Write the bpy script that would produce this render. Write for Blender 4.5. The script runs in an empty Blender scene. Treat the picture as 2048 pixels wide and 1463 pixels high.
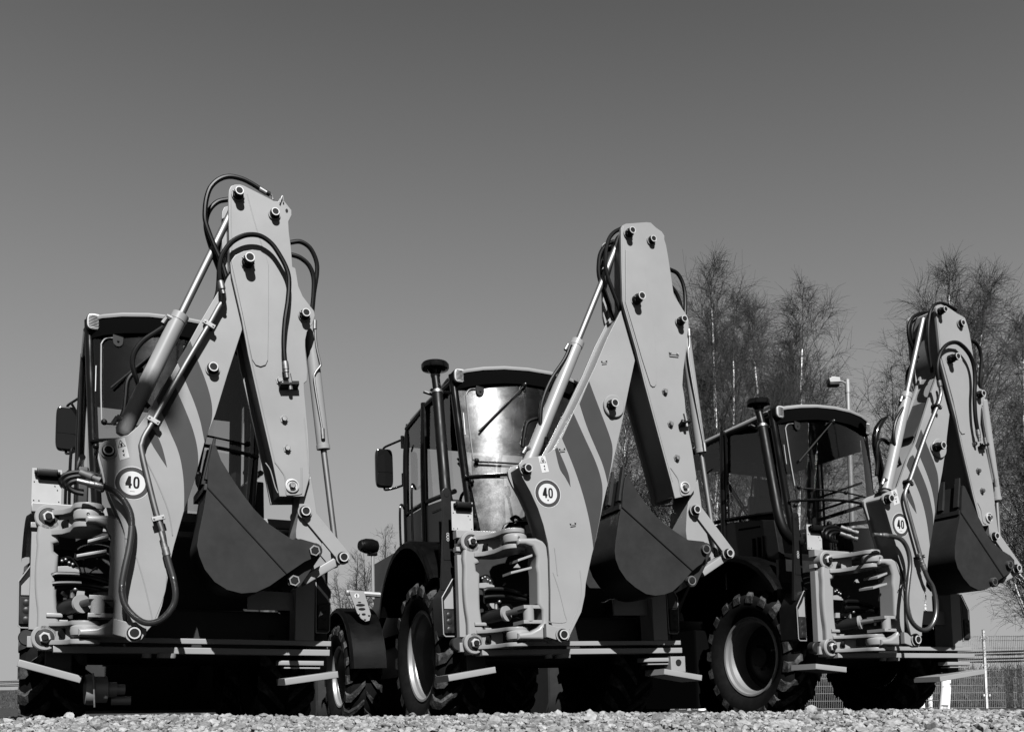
import bpy, bmesh, math, random
import numpy as np
from mathutils import Vector, Matrix
random.seed(7); rng = np.random.default_rng(7)
SC = bpy.context.scene; COL = SC.collection
PI = math.pi
# ---------------------------------------------------------------- camera and placement
F, CY, TH, ROLL = 1927.448, 1245.713, 0.08113823, 0.00608539
CAMZ = 0.25                                   # camera height over the yard
def RM(yaw, pit, rol):
    return Matrix.Rotation(yaw, 3, 'Z') @ Matrix.Rotation(pit, 3, 'X') @ Matrix.Rotation(rol, 3, 'Y')
RC = RM(0, TH, ROLL)
POSE = [(-2.9331296, 6.0354863, -0.1021313, 0.4289995, 0.0173991, -0.0014963),
        (-0.2714901, 7.1433377, -0.0867909, 0.4096035, -0.0195742, -0.0252706),
        (2.7588830, 8.3418552, -0.0664831, 0.4685290, -0.0070458, -0.0139590)]
ROT = [RM(*p[3:]) for p in POSE]
POS = [Vector(p[:3]) for p in POSE]
def U(i, u, w, y):
    """point of machine i on its own plane y that is seen at photo position (u, w)"""
    d = RC @ Vector(((u-1024)/F, 1, (CY-w)/F))
    o = ROT[i].transposed() @ (-POS[i]); d = ROT[i].transposed() @ d
    return o + d*((y-o.y)/d.y)
def UX(i, u, w, x):
    d = RC @ Vector(((u-1024)/F, 1, (CY-w)/F))
    o = ROT[i].transposed() @ (-POS[i]); d = ROT[i].transposed() @ d
    return o + d*((x-o.x)/d.x)
def W(u, w, dist):
    d = RC @ Vector(((u-1024)/F, 1, (CY-w)/F))
    return d*(dist/d.y) + Vector((0, 0, CAMZ))
def PL(i, pts, y):
    return [U(i, a, b, y) for a, b in pts]
cam = bpy.data.cameras.new("camera"); co = bpy.data.objects.new("camera", cam); COL.objects.link(co)
cam.sensor_width = 36; cam.lens = F/2048*36; cam.shift_y = (CY-731.5)/2048; cam.clip_end = 2000; cam.clip_start = .05
m = Matrix((RC.col[0], RC.col[2], -RC.col[1])).transposed().to_4x4(); m.translation = (0, 0, CAMZ)
co.matrix_world = m; SC.camera = co

# ---------------------------------------------------------------- materials
ALB = .36                                     # the film is contrasty: everything a stop down, exposure up
def mat(name, base=.2, rough=.5, metal=0., var=.0, scale=8., bump=0., bscale=60., spec=.5, coat=0., rvar=0., detail=6., dust=0., dustcol=.2):
    base *= ALB; dustcol *= ALB
    m = bpy.data.materials.new(name); m.use_nodes = True; nt = m.node_tree; N = nt.nodes; L = nt.links
    b = N["Principled BSDF"]; b.inputs["Base Color"].default_value = (base, base, base, 1)
    b.inputs["Roughness"].default_value = rough; b.inputs["Metallic"].default_value = metal
    b.inputs["Specular IOR Level"].default_value = spec
    if coat: b.inputs["Coat Weight"].default_value = coat; b.inputs["Coat Roughness"].default_value = .08
    tc = N.new("ShaderNodeTexCoord")
    col = None
    if var or rvar:
        n = N.new("ShaderNodeTexNoise"); n.inputs["Scale"].default_value = scale; n.inputs["Detail"].default_value = detail
        L.new(tc.outputs["Object"], n.inputs["Vector"])
        if var:
            r = N.new("ShaderNodeMapRange"); r.inputs[1].default_value = .25; r.inputs[2].default_value = .75
            r.inputs[3].default_value = base*(1-var); r.inputs[4].default_value = base*(1+var)
            L.new(n.outputs["Fac"], r.inputs[0]); L.new(r.outputs[0], b.inputs["Base Color"]); col = r.outputs[0]
        if rvar:
            r = N.new("ShaderNodeMapRange"); r.inputs[1].default_value = .3; r.inputs[2].default_value = .7
            r.inputs[3].default_value = max(.02, rough-rvar); r.inputs[4].default_value = rough+rvar
            L.new(n.outputs["Fac"], r.inputs[0]); L.new(r.outputs[0], b.inputs["Roughness"])
    if dust:
        n3 = N.new("ShaderNodeTexNoise"); n3.inputs["Scale"].default_value = 14; n3.inputs["Detail"].default_value = 9; n3.inputs["Roughness"].default_value = .7
        L.new(tc.outputs["Object"], n3.inputs["Vector"])
        r = N.new("ShaderNodeMapRange"); r.inputs[1].default_value = .45; r.inputs[2].default_value = .75; r.inputs[4].default_value = dust
        L.new(n3.outputs["Fac"], r.inputs[0])
        mx = N.new("ShaderNodeMix"); mx.data_type = 'FLOAT'; L.new(r.outputs[0], mx.inputs[0])
        if col: L.new(col, mx.inputs[2])
        else: mx.inputs[2].default_value = base
        mx.inputs[3].default_value = dustcol
        L.new(mx.outputs[0], b.inputs["Base Color"])
    if bump:
        n2 = N.new("ShaderNodeTexNoise"); n2.inputs["Scale"].default_value = bscale; n2.inputs["Detail"].default_value = 4
        L.new(tc.outputs["Object"], n2.inputs["Vector"])
        bp = N.new("ShaderNodeBump"); bp.inputs["Strength"].default_value = bump; bp.inputs["Distance"].default_value = .004
        L.new(n2.outputs["Fac"], bp.inputs["Height"]); L.new(bp.outputs[0], b.inputs["Normal"])
    return m
M = {}
M['paint'] = mat('machine_paint', .192, .38, var=.05, scale=3, spec=.13, rvar=.06, bump=.02, bscale=140, dust=.10, dustcol=.14)
M['decal'] = mat('decal_grey', .034, .45, var=.06, spec=.06)
M['bucket'] = mat('bucket_paint', .0165, .5, var=.10, scale=5, spec=.05, rvar=.08, dust=.45, dustcol=.026)
M['black'] = mat('black_plastic', .0035, .45, var=.15, spec=.06, rvar=.1)
M['matt'] = mat('matt_black', .003, .9, spec=.0)
M['gloss'] = mat('black_gloss', .003, .16, spec=.20, rvar=.05)
M['body'] = mat('dark_body_paint', .008, .3, var=.08, spec=.10, dust=.3, dustcol=.02)
M['frame'] = mat('frame_paint', .005, .55, var=.2, spec=.15, dust=.4, dustcol=.02)
M['rubber'] = mat('tyre_rubber', .004, .85, var=.3, scale=20, spec=.04, dust=.25, dustcol=.02)
M['lug'] = mat('tyre_lug', .014, .9, var=.5, scale=45, spec=.05, bump=.6, bscale=90, dust=.9, dustcol=.11)
M['hose'] = mat('hose_rubber', .0025, .40, var=.2, scale=40, spec=.07)
M['steel'] = mat('zinc_steel', .24, .52, metal=1., var=.15, scale=30, rvar=.08)
M['chrome'] = mat('chrome_rod', .22, .55, metal=1., rvar=.03)
M['pipe'] = mat('plated_pipe', .20, .55, metal=1., var=.1, rvar=.06)
M['dullsteel'] = mat('dull_steel', .10, .6, metal=.6, var=.2)
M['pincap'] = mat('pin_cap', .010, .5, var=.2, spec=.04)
M['ring'] = mat('pin_ring', .30, .4, metal=.0, var=.1)
M['rim'] = mat('rim_paint', .14, .42, var=.08, dust=.25, dustcol=.1)
M['white'] = mat('white_plate', .26, .55, var=.05, spec=.15, dust=.3, dustcol=.2)
M['sticker'] = mat('white_sticker', .36, .5, var=.02, spec=.2)
M['ink'] = mat('black_ink', .004, .55, spec=.05)
M['lens'] = mat('lamp_lens', .36, .25, metal=.0, spec=.3)
M['tail'] = mat('tail_lens', .012, .4, var=.5, scale=25, spec=.08)
M['mirrorglass'] = mat('mirror_glass', .006, .05, metal=0, spec=.3)
M['galv'] = mat('galvanised_steel', .20, .5, metal=.3, var=.12, scale=10)
M['postwhite'] = mat('pale_post', .42, .5, var=.05)
def glass(name, tint=.62, rough=.05, gl=.09, dirt=.04):
    m = bpy.data.materials.new(name); m.use_nodes = True; nt = m.node_tree; N = nt.nodes; L = nt.links
    N.remove(N["Principled BSDF"]); out = N["Material Output"]
    t = N.new("ShaderNodeBsdfTransparent"); t.inputs[0].default_value = (tint, tint, tint, 1)
    g = N.new("ShaderNodeBsdfGlossy"); g.inputs["Roughness"].default_value = rough; g.inputs[0].default_value = (.9, .9, .9, 1)
    fr = N.new("ShaderNodeLayerWeight"); fr.inputs[0].default_value = .35
    mr = N.new("ShaderNodeMapRange"); mr.inputs[3].default_value = gl; mr.inputs[4].default_value = .8
    pf = N.new("ShaderNodeMath"); pf.operation = 'POWER'; pf.inputs[1].default_value = 4.0; fr.inputs[0].default_value = .5; L.new(fr.outputs["Facing"], pf.inputs[0]); L.new(pf.outputs[0], mr.inputs[0])
    mx = N.new("ShaderNodeMixShader"); L.new(mr.outputs[0], mx.inputs[0]); L.new(t.outputs[0], mx.inputs[1]); L.new(g.outputs[0], mx.inputs[2])
    # a film of dust: broad sheen and faint speckle
    d = N.new("ShaderNodeBsdfGlossy"); d.inputs["Roughness"].default_value = .20; d.inputs[0].default_value = (.8, .8, .8, 1)
    tc = N.new("ShaderNodeTexCoord"); n = N.new("ShaderNodeTexNoise"); n.inputs["Scale"].default_value = 220; n.inputs["Detail"].default_value = 3
    L.new(tc.outputs["Object"], n.inputs["Vector"])
    r2 = N.new("ShaderNodeMapRange"); r2.inputs[1].default_value = .4; r2.inputs[2].default_value = .8; r2.inputs[3].default_value = dirt*.75; r2.inputs[4].default_value = dirt*1.9
    L.new(n.outputs["Fac"], r2.inputs[0])
    nl = N.new("ShaderNodeTexNoise"); nl.inputs["Scale"].default_value = 7; nl.inputs["Detail"].default_value = 9; nl.inputs["Roughness"].default_value = .65; L.new(tc.outputs["Object"], nl.inputs["Vector"])
    rl = N.new("ShaderNodeMapRange"); rl.inputs[1].default_value = .35; rl.inputs[2].default_value = .65; rl.inputs[3].default_value = .45; rl.inputs[4].default_value = 1.5; L.new(nl.outputs["Fac"], rl.inputs[0])
    ml = N.new("ShaderNodeMath"); ml.operation = 'MULTIPLY'; L.new(r2.outputs[0], ml.inputs[0]); L.new(rl.outputs[0], ml.inputs[1])
    m2 = N.new("ShaderNodeMixShader"); L.new(ml.outputs[0], m2.inputs[0]); L.new(mx.outputs[0], m2.inputs[1]); L.new(d.outputs[0], m2.inputs[2])
    L.new(m2.outputs[0], out.inputs["Surface"]); return m
M['glass'] = glass('cab_glass', .80, .04, .05, .006)
M['rearglass'] = glass('rear_glass', .78, .06, .05, .06)
M['cleanglass'] = glass('clean_rear_glass', .74, .05, .05, .003)

# ---------------------------------------------------------------- mesh helpers
class B:
    """collects shapes in one bmesh with material slots"""
    def __init__(s, *mats): s.bm = bmesh.new(); s.mats = list(mats)
    def mi(s, name):
        if name not in s.mats: s.mats.append(name)
        return s.mats.index(name)
    def poly(s, front, d, bev=0, mat=None, seg=2, cap=True):
        """closed outline (list of Vector) pushed along d; the front rim is rounded by bev"""
        bm = s.bm; k = s.mi(mat) if mat else 0
        d = Vector(d)
        va = [bm.verts.new(p) for p in front]; vb = [bm.verts.new(Vector(p)+d) for p in front]
        n = len(va); fs = []
        fs.append(bm.faces.new(va)); fs.append(bm.faces.new(vb[::-1]))
        for a in range(n): fs.append(bm.faces.new((va[a], vb[a], vb[(a+1) % n], va[(a+1) % n])))
        bmesh.ops.recalc_face_normals(bm, faces=fs)
        for f in fs: f.material_index = k
        if bev > 0:
            ed = [e for e in fs[0].edges] + [e for e in fs[1].edges]
            bmesh.ops.bevel(bm, geom=ed, offset=bev, segments=seg, affect='EDGES', profile=.5, clamp_overlap=True, material=k)
        return s
    def flat(s, pts, y0, y1, bev=0, mat=None, seg=2):
        return s.poly([Vector((p[0], y0, p[-1])) for p in pts], (0, y1-y0, 0), bev, mat, seg)
    def box(s, x0, x1, y0, y1, z0, z1, mat=None, bev=0):
        return s.poly([Vector((x0, y0, z0)), Vector((x1, y0, z0)), Vector((x1, y0, z1)), Vector((x0, y0, z1))], (0, y1-y0, 0), bev, mat)
    def tube(s, pts, r, seg=8, mat=None, smooth=0, ribs=0):
        bm = s.bm; k = s.mi(mat) if mat else 0
        P = [Vector(p) for p in pts]
        if smooth: P = crom(P, smooth)
        rs = r if isinstance(r, (list, tuple)) else [r]*len(P)
        n = len(P); rings = []; up = None
        for a in range(n):
            t = (P[min(a+1, n-1)]-P[max(a-1, 0)]).normalized()
            if up is None: up = t.orthogonal().normalized()
            up = (up - t*up.dot(t)).normalized(); sd = t.cross(up)
            rr = rs[a]
            if ribs and a % 2: rr = rr*ribs
            rings.append([bm.verts.new(P[a]+(up*math.cos(2*PI*q/seg)+sd*math.sin(2*PI*q/seg))*rr) for q in range(seg)])
        for a in range(n-1):
            for q in range(seg):
                f = bm.faces.new((rings[a][q], rings[a][(q+1) % seg], rings[a+1][(q+1) % seg], rings[a+1][q])); f.material_index = k
        for rg, rv in ((rings[0], True), (rings[-1], False)):
            f = bm.faces.new(rg[::-1] if rv else rg); f.material_index = k
        return s
    def lathe(s, prof, org, axis, seg=20, mats=None):
        """prof: list of (radius, height along axis); mats: one name per band"""
        bm = s.bm; ax = Vector(axis).normalized(); a0 = ax.orthogonal().normalized(); a1 = ax.cross(a0); O = Vector(org)
        rings = []
        for r, h in prof:
            if r < 1e-6: rings.append([bm.verts.new(O+ax*h)])
            else: rings.append([bm.verts.new(O+ax*h+(a0*math.cos(2*PI*q/seg)+a1*math.sin(2*PI*q/seg))*r) for q in range(seg)])
        for b in range(len(rings)-1):
            k = s.mi(mats[b]) if isinstance(mats, (list, tuple)) else (s.mi(mats) if mats else 0)
            A, C = rings[b], rings[b+1]
            for q in range(seg):
                if len(A) == 1 and len(C) == 1: continue
                if len(A) == 1: f = bm.faces.new((A[0], C[q], C[(q+1) % seg]))
                elif len(C) == 1: f = bm.faces.new((A[q], C[0], A[(q+1) % seg]))
                else: f = bm.faces.new((A[q], C[q], C[(q+1) % seg], A[(q+1) % seg]))
                f.material_index = k
        return s
    def cyl(s, a, b, r, seg=16, mat=None, r2=None, chamf=0):
        a = Vector(a); b = Vector(b); L = (b-a).length; r2 = r if r2 is None else r2
        pr = [(0, 0), (r-chamf, 0)] + ([(r, chamf)] if chamf else []) + ([(r2, L-chamf)] if chamf else []) + [(r2-chamf, L), (0, L)]
        return s.lathe(pr, a, b-a, seg, mat)
    def ball(s, c, r, mat=None, seg=12):
        pr = [(r*math.sin(PI*k/8) if 0 < k < 8 else 0, -r*math.cos(PI*k/8)) for k in range(9)]
        return s.lathe(pr, c, (0, 0, 1), seg, mat)
    def quad(s, a, b, c, d, mat=None):
        vs = [s.bm.verts.new(p) for p in (a, b, c, d)]; f = s.bm.faces.new(vs); f.material_index = s.mi(mat) if mat else 0
        return s
    def sheet(s, grid, mat=None, thick=0):
        bm = s.bm; k = s.mi(mat) if mat else 0
        V = [[bm.verts.new(p) for p in row] for row in grid]; fs = []
        for a in range(len(V)-1):
            for b in range(len(V[0])-1):
                f = bm.faces.new((V[a][b], V[a][b+1], V[a+1][b+1], V[a+1][b])); f.material_index = k; fs.append(f)
        if thick: bmesh.ops.solidify(bm, geom=fs, thickness=thick)
        return s
    def bx(s, c, ax, ay, az, mat=None, bev=0):
        """box by centre and three half-axis vectors"""
        c = Vector(c); ax = Vector(ax); ay = Vector(ay); az = Vector(az)
        return s.poly([c-ax-ay-az, c+ax-ay-az, c+ax-ay+az, c-ax-ay+az], ay*2, bev, mat)
    def mesh(s, name, ang=35):
        bm = s.bm; bmesh.ops.recalc_face_normals(bm, faces=bm.faces[:]) if ang >= 0 else None
        me = bpy.data.meshes.new(name); bm.to_mesh(me); bm.free()
        for k in s.mats: me.materials.append(M[k])
        me.polygons.foreach_set("use_smooth", [True]*len(me.polygons))
        me.set_sharp_from_angle(angle=math.radians(abs(ang)))
        return me
def crom(P, k):
    out = []; n = len(P)
    for a in range(n-1):
        p0 = P[max(a-1, 0)]; p1 = P[a]; p2 = P[a+1]; p3 = P[min(a+2, n-1)]
        for q in range(k):
            t = q/k
            out.append(.5*((2*p1)+(p2-p0)*t+(2*p0-5*p1+4*p2-p3)*t*t+(3*p1-p0-3*p2+p3)*t**3))
    out.append(P[-1]); return out
def link(name, me, parent=None):
    o = bpy.data.objects.new(name, me); COL.objects.link(o)
    if parent: o.parent = parent
    return o
CACHE = {}
def part(name, b, parent, key=None, ang=35, label=None):
    """one mesh object; with a key the mesh is built once and shared"""
    if key is not None:
        if key not in CACHE: CACHE[key] = b().mesh(name, ang)
        o = link(name, CACHE[key], parent)
    else: o = link(name, b.mesh(name, ang), parent)
    if label: o['label'] = label
    wn = o.modifiers.new('weighted', 'WEIGHTED_NORMAL'); wn.keep_sharp = True; wn.weight = 100
    return o
def tag(o, label, cat, group=None, kind=None):
    if label: o['label'] = label
    if cat: o['category'] = cat
    if group: o['group'] = group
    if kind: o['kind'] = kind
    return o
def inset(pts, d):
    n = len(pts); out = []
    A = sum(pts[a].x*pts[(a+1) % n].z-pts[(a+1) % n].x*pts[a].z for a in range(n)); sg = 1 if A > 0 else -1
    for a in range(n):
        p, q, r = pts[a-1], pts[a], pts[(a+1) % n]
        e1 = Vector((q.x-p.x, 0, q.z-p.z)).normalized(); e2 = Vector((r.x-q.x, 0, r.z-q.z)).normalized()
        nn = Vector((-e1.z-e2.z, 0, e1.x+e2.x))*sg
        if nn.length < 1e-4: nn = Vector((-e1.z, 0, e1.x))*sg
        nn.normalize(); out.append(q+nn*d)
    return out
# ---------------------------------------------------------------- outlines of the three diggers (photo positions, put on real planes)
YB, YBB, YD, YDB = -.45, -.22, -.50, -.17          # boom and dipper: near and far faces
D = [dict(), dict(), dict()]
D[0]['boom'] = [(452,556),(397,649),(341,752),(322,776),(306,806),(293,829),(278,850),(256,869),(231,875),(208,882),(199,889),(197,900),(200,915),(206,937),(210,959),(218.5,988),(231,1017),(243,1045),(249,1064),(252,1120),(252,1200),(256,1255),(262,1276),(274,1280),(288,1268),(314,1239),(324,1212),(334,1165),(343,1112),(348,1091),(367,1025),(389,960),(409,885),(431,828),(455,749),(485,657),(520,590),(515,520),(480,500)]
D[1]['boom'] = [(1242,621),(1215,674),(1190,733),(1156,804),(1122,872),(1109,896),(1100,903),(1089,909),(1076,912),(1059,914.5),(1045,919),(1038,929),(1040,942),(1046,956),(1061,983),(1076,1016),(1087,1049),(1096,1086),(1099,1112),(1101,1180),(1101,1240),(1112,1268),(1121,1281),(1134,1280),(1141,1268),(1150,1249),(1163,1223),(1170,1190),(1172,1165),(1184,1109),(1192.5,1077),(1206,1009),(1216,967),(1242,856),(1258.5,774),(1271,716),(1300,640),(1290,580),(1262,590)]
D[2]['boom'] = [(1881,734),(1860,793),(1833,880),(1817,914),(1801,959),(1797,972),(1788,979),(1776,983),(1768.5,987),(1765,993),(1766,1002),(1774,1027),(1785,1065),(1794,1094),(1806,1124),(1812.5,1146),(1815,1180),(1816,1240),(1824,1276),(1831,1289),(1840,1287),(1844,1276),(1844,1252),(1850,1200),(1855.5,1128),(1859,1097),(1868,1042),(1873,1006),(1885,943),(1892.6,891),(1894,874),(1900.5,818),(1925,750),(1918,700),(1895,705)]
D[0]['dip'] = [(457,390),(458,380),(462,372),(470,369),(480,368.5),(488,371),(548,401.5),(556,403),(560,396),(568,401),(583,420),(583.5,430),(577,443),(578,463),(582,494),(585,533),(591,536),(594,553),(597,572),(605.6,592),(620,611),(628,621),(630,631),(625,647),(614,663),(610.7,679),(610.5,698),(615,742),(614,761),(608,766),(608.5,780),(613,830),(616.7,870),(619,920),(619.5,953),(608.5,992),(559,992),(545.6,925),(521,819),(496.4,709),(483,636),(462,545),(459,504),(457,422)]
D[1]['dip'] = [(1242,457),(1245,450.5),(1252,447),(1293,444),(1302,445),(1312,454.6),(1324,463),(1329,471),(1329,479),(1332.5,490),(1336.4,512),(1342.6,553),(1347.7,588),(1351,594),(1365,617),(1373,629),(1377.5,640),(1377,656),(1373,686),(1371,710),(1367,740),(1365,770),(1369,793),(1372,825),(1377,858),(1384,893),(1393,953),(1392,975),(1382,989),(1350,996),(1342,963),(1314,860),(1289,767),(1272.5,700),(1248,614.6),(1245,600),(1243,532)]
D[2]['dip'] = [(1872,615),(1875.6,609.5),(1882,608),(1898,615),(1914,626),(1930,635),(1935,649),(1939,664),(1943,687),(1950,734),(1954.6,768),(1959,776),(1966,779),(1971.5,785),(1971.5,793),(1966,804),(1962,820),(1961,849),(1968,883),(1975,915),(1986,970),(1990,1006),(1987,1030),(1978,1050),(1966,1051),(1957,1033),(1945.6,988),(1923,891),(1912,838),(1882,725),(1878,680),(1873,631)]
# raised stiffener on the dipper side
D[0]['panel'] = [(462,522),(470,511),(487,503),(505,500),(520,502),(531,511),(537,530),(537,640),(535.5,720),(531,730),(521,733.5),(511,730),(504,719),(480,605),(467,545)]
D[1]['panel'] = [(1250,604),(1251,500),(1283,506),(1301.5,614),(1311,700),(1312,768),(1309,773),(1304.5,774),(1300,770),(1283,717),(1265,655)]
D[2]['panel'] = [(1882,716),(1884,705),(1895,696),(1910,698),(1921,710),(1928.7,748),(1931,800),(1932,860),(1929,867),(1923,868),(1918,861),(1905,800),(1888,737)]
# painted stripes on the boom side
D[0]['stripes'] = [
 [(380.5,681.5),(396,723),(411,758),(421,789),(425.5,819),(425.5,835),(416,864),(409,883),(406,870),(401,837),(389,804),(372,765),(354.5,723)],
 [(340,748),(354,782),(372,821.5),(385,854),(394,885),(397,913.5),(397,935),(388,962),(368,1019),(369,983),(367,950),(361,913),(353,890),(343.5,872),(328,835),(313,800)],
 [(295,845),(313,861),(324,891),(331,918),(334,934),(317,909),(302,885),(292,865)]]
D[1]['stripes'] = [
 [(1178,762),(1184.5,780),(1207,839),(1221,874),(1226,895),(1226,912),(1217,958),(1215,966),(1211,945),(1204,922),(1191,893),(1172,853),(1159,807)],
 [(1147,826),(1170,879),(1193,923),(1202,952),(1206,983),(1206,1009),(1187,1099),(1185.5,1080),(1178,1030),(1165,983),(1147,928),(1124,876)],
 [(1110,898),(1114.5,894),(1131,932),(1138,952),(1141,973),(1130,953),(1119,935)]]
D[2]['stripes'] = [
 [(1842,858),(1850,880),(1860.5,907),(1870,928),(1877,951),(1878.5,975),(1873,1006),(1871,1034),(1870,1006),(1864,975),(1855,948),(1842,918),(1830.5,891)],
 [(1826,909),(1835,932),(1848.6,959),(1857.6,986),(1863,1011),(1866.6,1036),(1867.5,1047),(1860,1092),(1856.5,1060),(1853,1036),(1846,1006),(1837,977),(1821.5,948),(1813,930),(1819,915)],
 [(1811,960),(1817,975),(1828,1005),(1833,1026),(1824,1012),(1814,992)]]
# bucket side cheek, lower plate first and then the upper band
D[0]['bk'] = [(414.5,973),(407,1020),(397,1069),(394,1090),(398.5,1111),(409.5,1138),(429,1162.6),(454,1178.6),(483,1186),(513,1183.6),(540,1171),(574,1146.7)]
D[0]['bku'] = [(574,1146.7),(609,1123),(631,1113),(638,1105),(641,1097),(637,1088),(626,1084),(601.5,1077),(584,1078),(562,1064),(537.5,1047),(508,1017.5),(486,988),(461,951),(441.5,919),(430,886),(425,890),(417,930),(414.5,973)]
D[1]['bk'] = [(1243.7,1012.7),(1238,1039),(1232,1081),(1230,1100),(1232,1118),(1239,1137),(1253,1158),(1271.5,1174),(1292.5,1187),(1311,1190.5),(1330,1188),(1346,1182),(1364.5,1165),(1385.4,1140.5)]
D[1]['bku'] = [(1385.4,1140.5),(1394,1133),(1404,1126),(1411,1114),(1417,1097),(1415,1087),(1406,1082),(1376,1079),(1350.6,1062.7),(1322.7,1042),(1304,1023),(1290,1004.6),(1271.5,979),(1260,958),(1257,946),(1250,955),(1245.5,985),(1243.7,1012.7)]
D[2]['bk'] = [(1922,1024),(1919.6,1038),(1914,1067),(1910.6,1094),(1910.6,1114.6),(1916,1135),(1927.5,1155),(1941,1171),(1957,1179),(1970,1179),(1984,1172),(1997.5,1160),(2007.6,1153)]
D[2]['bku'] = [(2007.6,1153),(2022,1143),(2029,1131),(2028,1119),(2020,1110),(2002,1099),(1984,1083),(1970,1063),(1959,1040),(1948,1015),(1936.6,988),(1929,972),(1925,970),(1923,995),(1922,1024)]
# dipper nose, links
D[0]['nose'] = [(600,975),(622,952),(630,1000),(637,1050),(645,1085),(640,1100),(628,1104),(612,1090),(592,1075),(592,1060),(598,1020)]
D[1]['nose'] = [(1380,985),(1396,958),(1402,1000),(1407,1040),(1416,1075),(1424,1104),(1420,1114),(1408,1106),(1390,1082),(1374,1080),(1372,1060),(1374,1020)]
D[2]['nose'] = [(1976,1040),(1990,1010),(1995,1050),(2000,1085),(2010,1105),(2022,1120),(2018,1130),(2008,1120),(1990,1090),(1980,1075),(1978,1055)]
D[0]['link'] = [(612,1021),(688,1113)]; D[1]['link'] = [(1394.5,1018),(1460,1105)]; D[2]['link'] = [(1994,1071),(2038,1135)]
D[0]['link2'] = [(686,1114),(603,1163)]; D[1]['link2'] = [(1445,1115),(1398,1147)]; D[2]['link2'] = [(2034,1139),(1995,1160)]
D[0]['bpin'] = (630,1100); D[1]['bpin'] = (1413,1097); D[2]['bpin'] = (2021,1128)
D[0]['bpin2'] = (589,1160); D[1]['bpin2'] = (1384,1160); D[2]['bpin2'] = (1990,1162)
# pins: photo position of the cap, face it stands on, how far it stands out, radius
D[0]['pins'] = [('d',479,381,.07,.027),('d',551,423,.045,.026),('d',500,514,.10,.031),('d',612.5,624.5,.065,.027)]
D[1]['pins'] = [('d',1265,460,.07,.027),('d',1307,477,.04,.026),('d',1284,591,.10,.031),('d',1369,637,.075,.027)]
D[2]['pins'] = [('d',1891,618,.075,.027),('d',1926,645,.035,.028),('d',1916,712,.10,.031),('d',1967,786,.06,.028)]
D[0]['bpins'] = [(217,899,.035,.031),(427,733,.05,.03)]; D[1]['bpins'] = [(1057,935,.055,.031),(1230,805,.085,.031)]; D[2]['bpins'] = [(1783,996,.06,.033),(1887,890,.10,.033)]
D[0]['boss'] = None; D[1]['boss'] = (1226,813); D[2]['boss'] = (1876,897)
D[0]['bolts'] = [(561,758.6),(569.7,835.7),(576,894.7)]; D[1]['bolts'] = [(1333,781),(1344.5,846),(1357,914)]; D[2]['bolts'] = [(1961,940),(1969,980),(1953,886)]
D[0]['swivel'] = (584,971); D[1]['swivel'] = (1369,974); D[2]['swivel'] = (1977,1034.5)
D[0]['sign'] = (265,965.5,32.5); D[1]['sign'] = (1095.5,986.5,27.5); D[2]['sign'] = (1801,1049,23.5)
D[0]['warn'] = [(230,879),(249,874),(259,914),(240,920)]; D[1]['warn'] = [(1076,912),(1090,911),(1098,943),(1084,945)]; D[2]['warn'] = [(1781.5,981),(1792.5,977.5),(1799.5,1005.5),(1788,1010)]
# boom ram: foot, gland, eye
D[0]['ram'] = [(243,870),(360,628),(481,383)]; D[1]['ram'] = [(1055,930),(1155,682),(1262,462)]; D[2]['ram'] = [(1770,985),(1817,790),(1889,600)]
# bucket ram: head, gland, link pin
D[0]['ram2'] = [(617,640),(647,898),(687,1113)]; D[1]['ram2'] = [(1367,650),(1402,905),(1459,1105)]; D[2]['ram2'] = [(1965,800),(1993,1000),(2036,1133)]
# hoses: (depth y, radius, points)
D[0]['hoses'] = [
 (-.40,.017,[(540,389),(523.6,380),(503,367),(482.5,357.4),(458,353),(437,359.5),(421,375),(413,397),(410,422),(411,442.5),(419,467),(431,496),(443.6,524.6),(452,552),(458,575)]),
 (-.33,.017,[(480,395),(456,399),(435,404),(419,420),(412,442),(414,467),(425,504),(437,537),(450,570)]),
 (-.56,.017,[(444.6,578),(439.5,557),(439.5,531),(445.6,508),(462,485.6),(482.5,473),(503,469),(523.6,473),(544,488),(560.5,512),(573,537),(578,561.5),(576,600),(570,641),(567.5,682),(569,715),(572,738)]),
 (-.20,.017,[(570,488),(583,484.6),(601.5,483.6),(620,496),(632,520.5),(634,545),(628,586),(625,617),(622,640)]),
 (-.28,.017,[(570,508),(585,510),(601.5,516),(618,531),(627,555),(627,590),(624,620)]),
 (-.34,.017,[(336.5,632),(328,652),(312,664),(287,681),(270,703),(265,725.5),(270,750),(280,777),(290,804),(298,814)]),
 (-.22,.017,[(287,739),(268,745),(255,762),(251.6,792),(248,821),(238,844)]),
 (-.30,.017,[(441,470),(436,505),(438,540),(436,580),(431,600)])]
D[1]['hoses'] = [
 (-.42,.017,[(1246,455),(1241,457.7),(1227.7,465),(1217.4,479),(1212,502),(1211,528.5),(1215,553),(1225.6,582),(1238,614.6),(1243,630)]),
 (-.32,.017,[(1240,479),(1232,481),(1213,489.5),(1201,506),(1197,528.5),(1198,553),(1207,582),(1217,610.5),(1226,640)]),
 (-.27,.017,[(1236,488),(1219,497),(1205,512),(1201,535),(1204,565),(1214,596),(1224,625)]),
 (-.25,.017,[(1335,538),(1342.6,540),(1355,547),(1365,565),(1370,590),(1370,625),(1367,650)]),
 (-.30,.017,[(1340,570),(1352,585),(1360,605),(1366,640)]),
 (-.36,.017,[(1141,690),(1130,717),(1102,760),(1085,803),(1081,842),(1087,873),(1093,889)]),
 (-.22,.017,[(1075,837),(1066,838),(1053.5,846),(1048,869),(1045,893)])]
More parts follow.
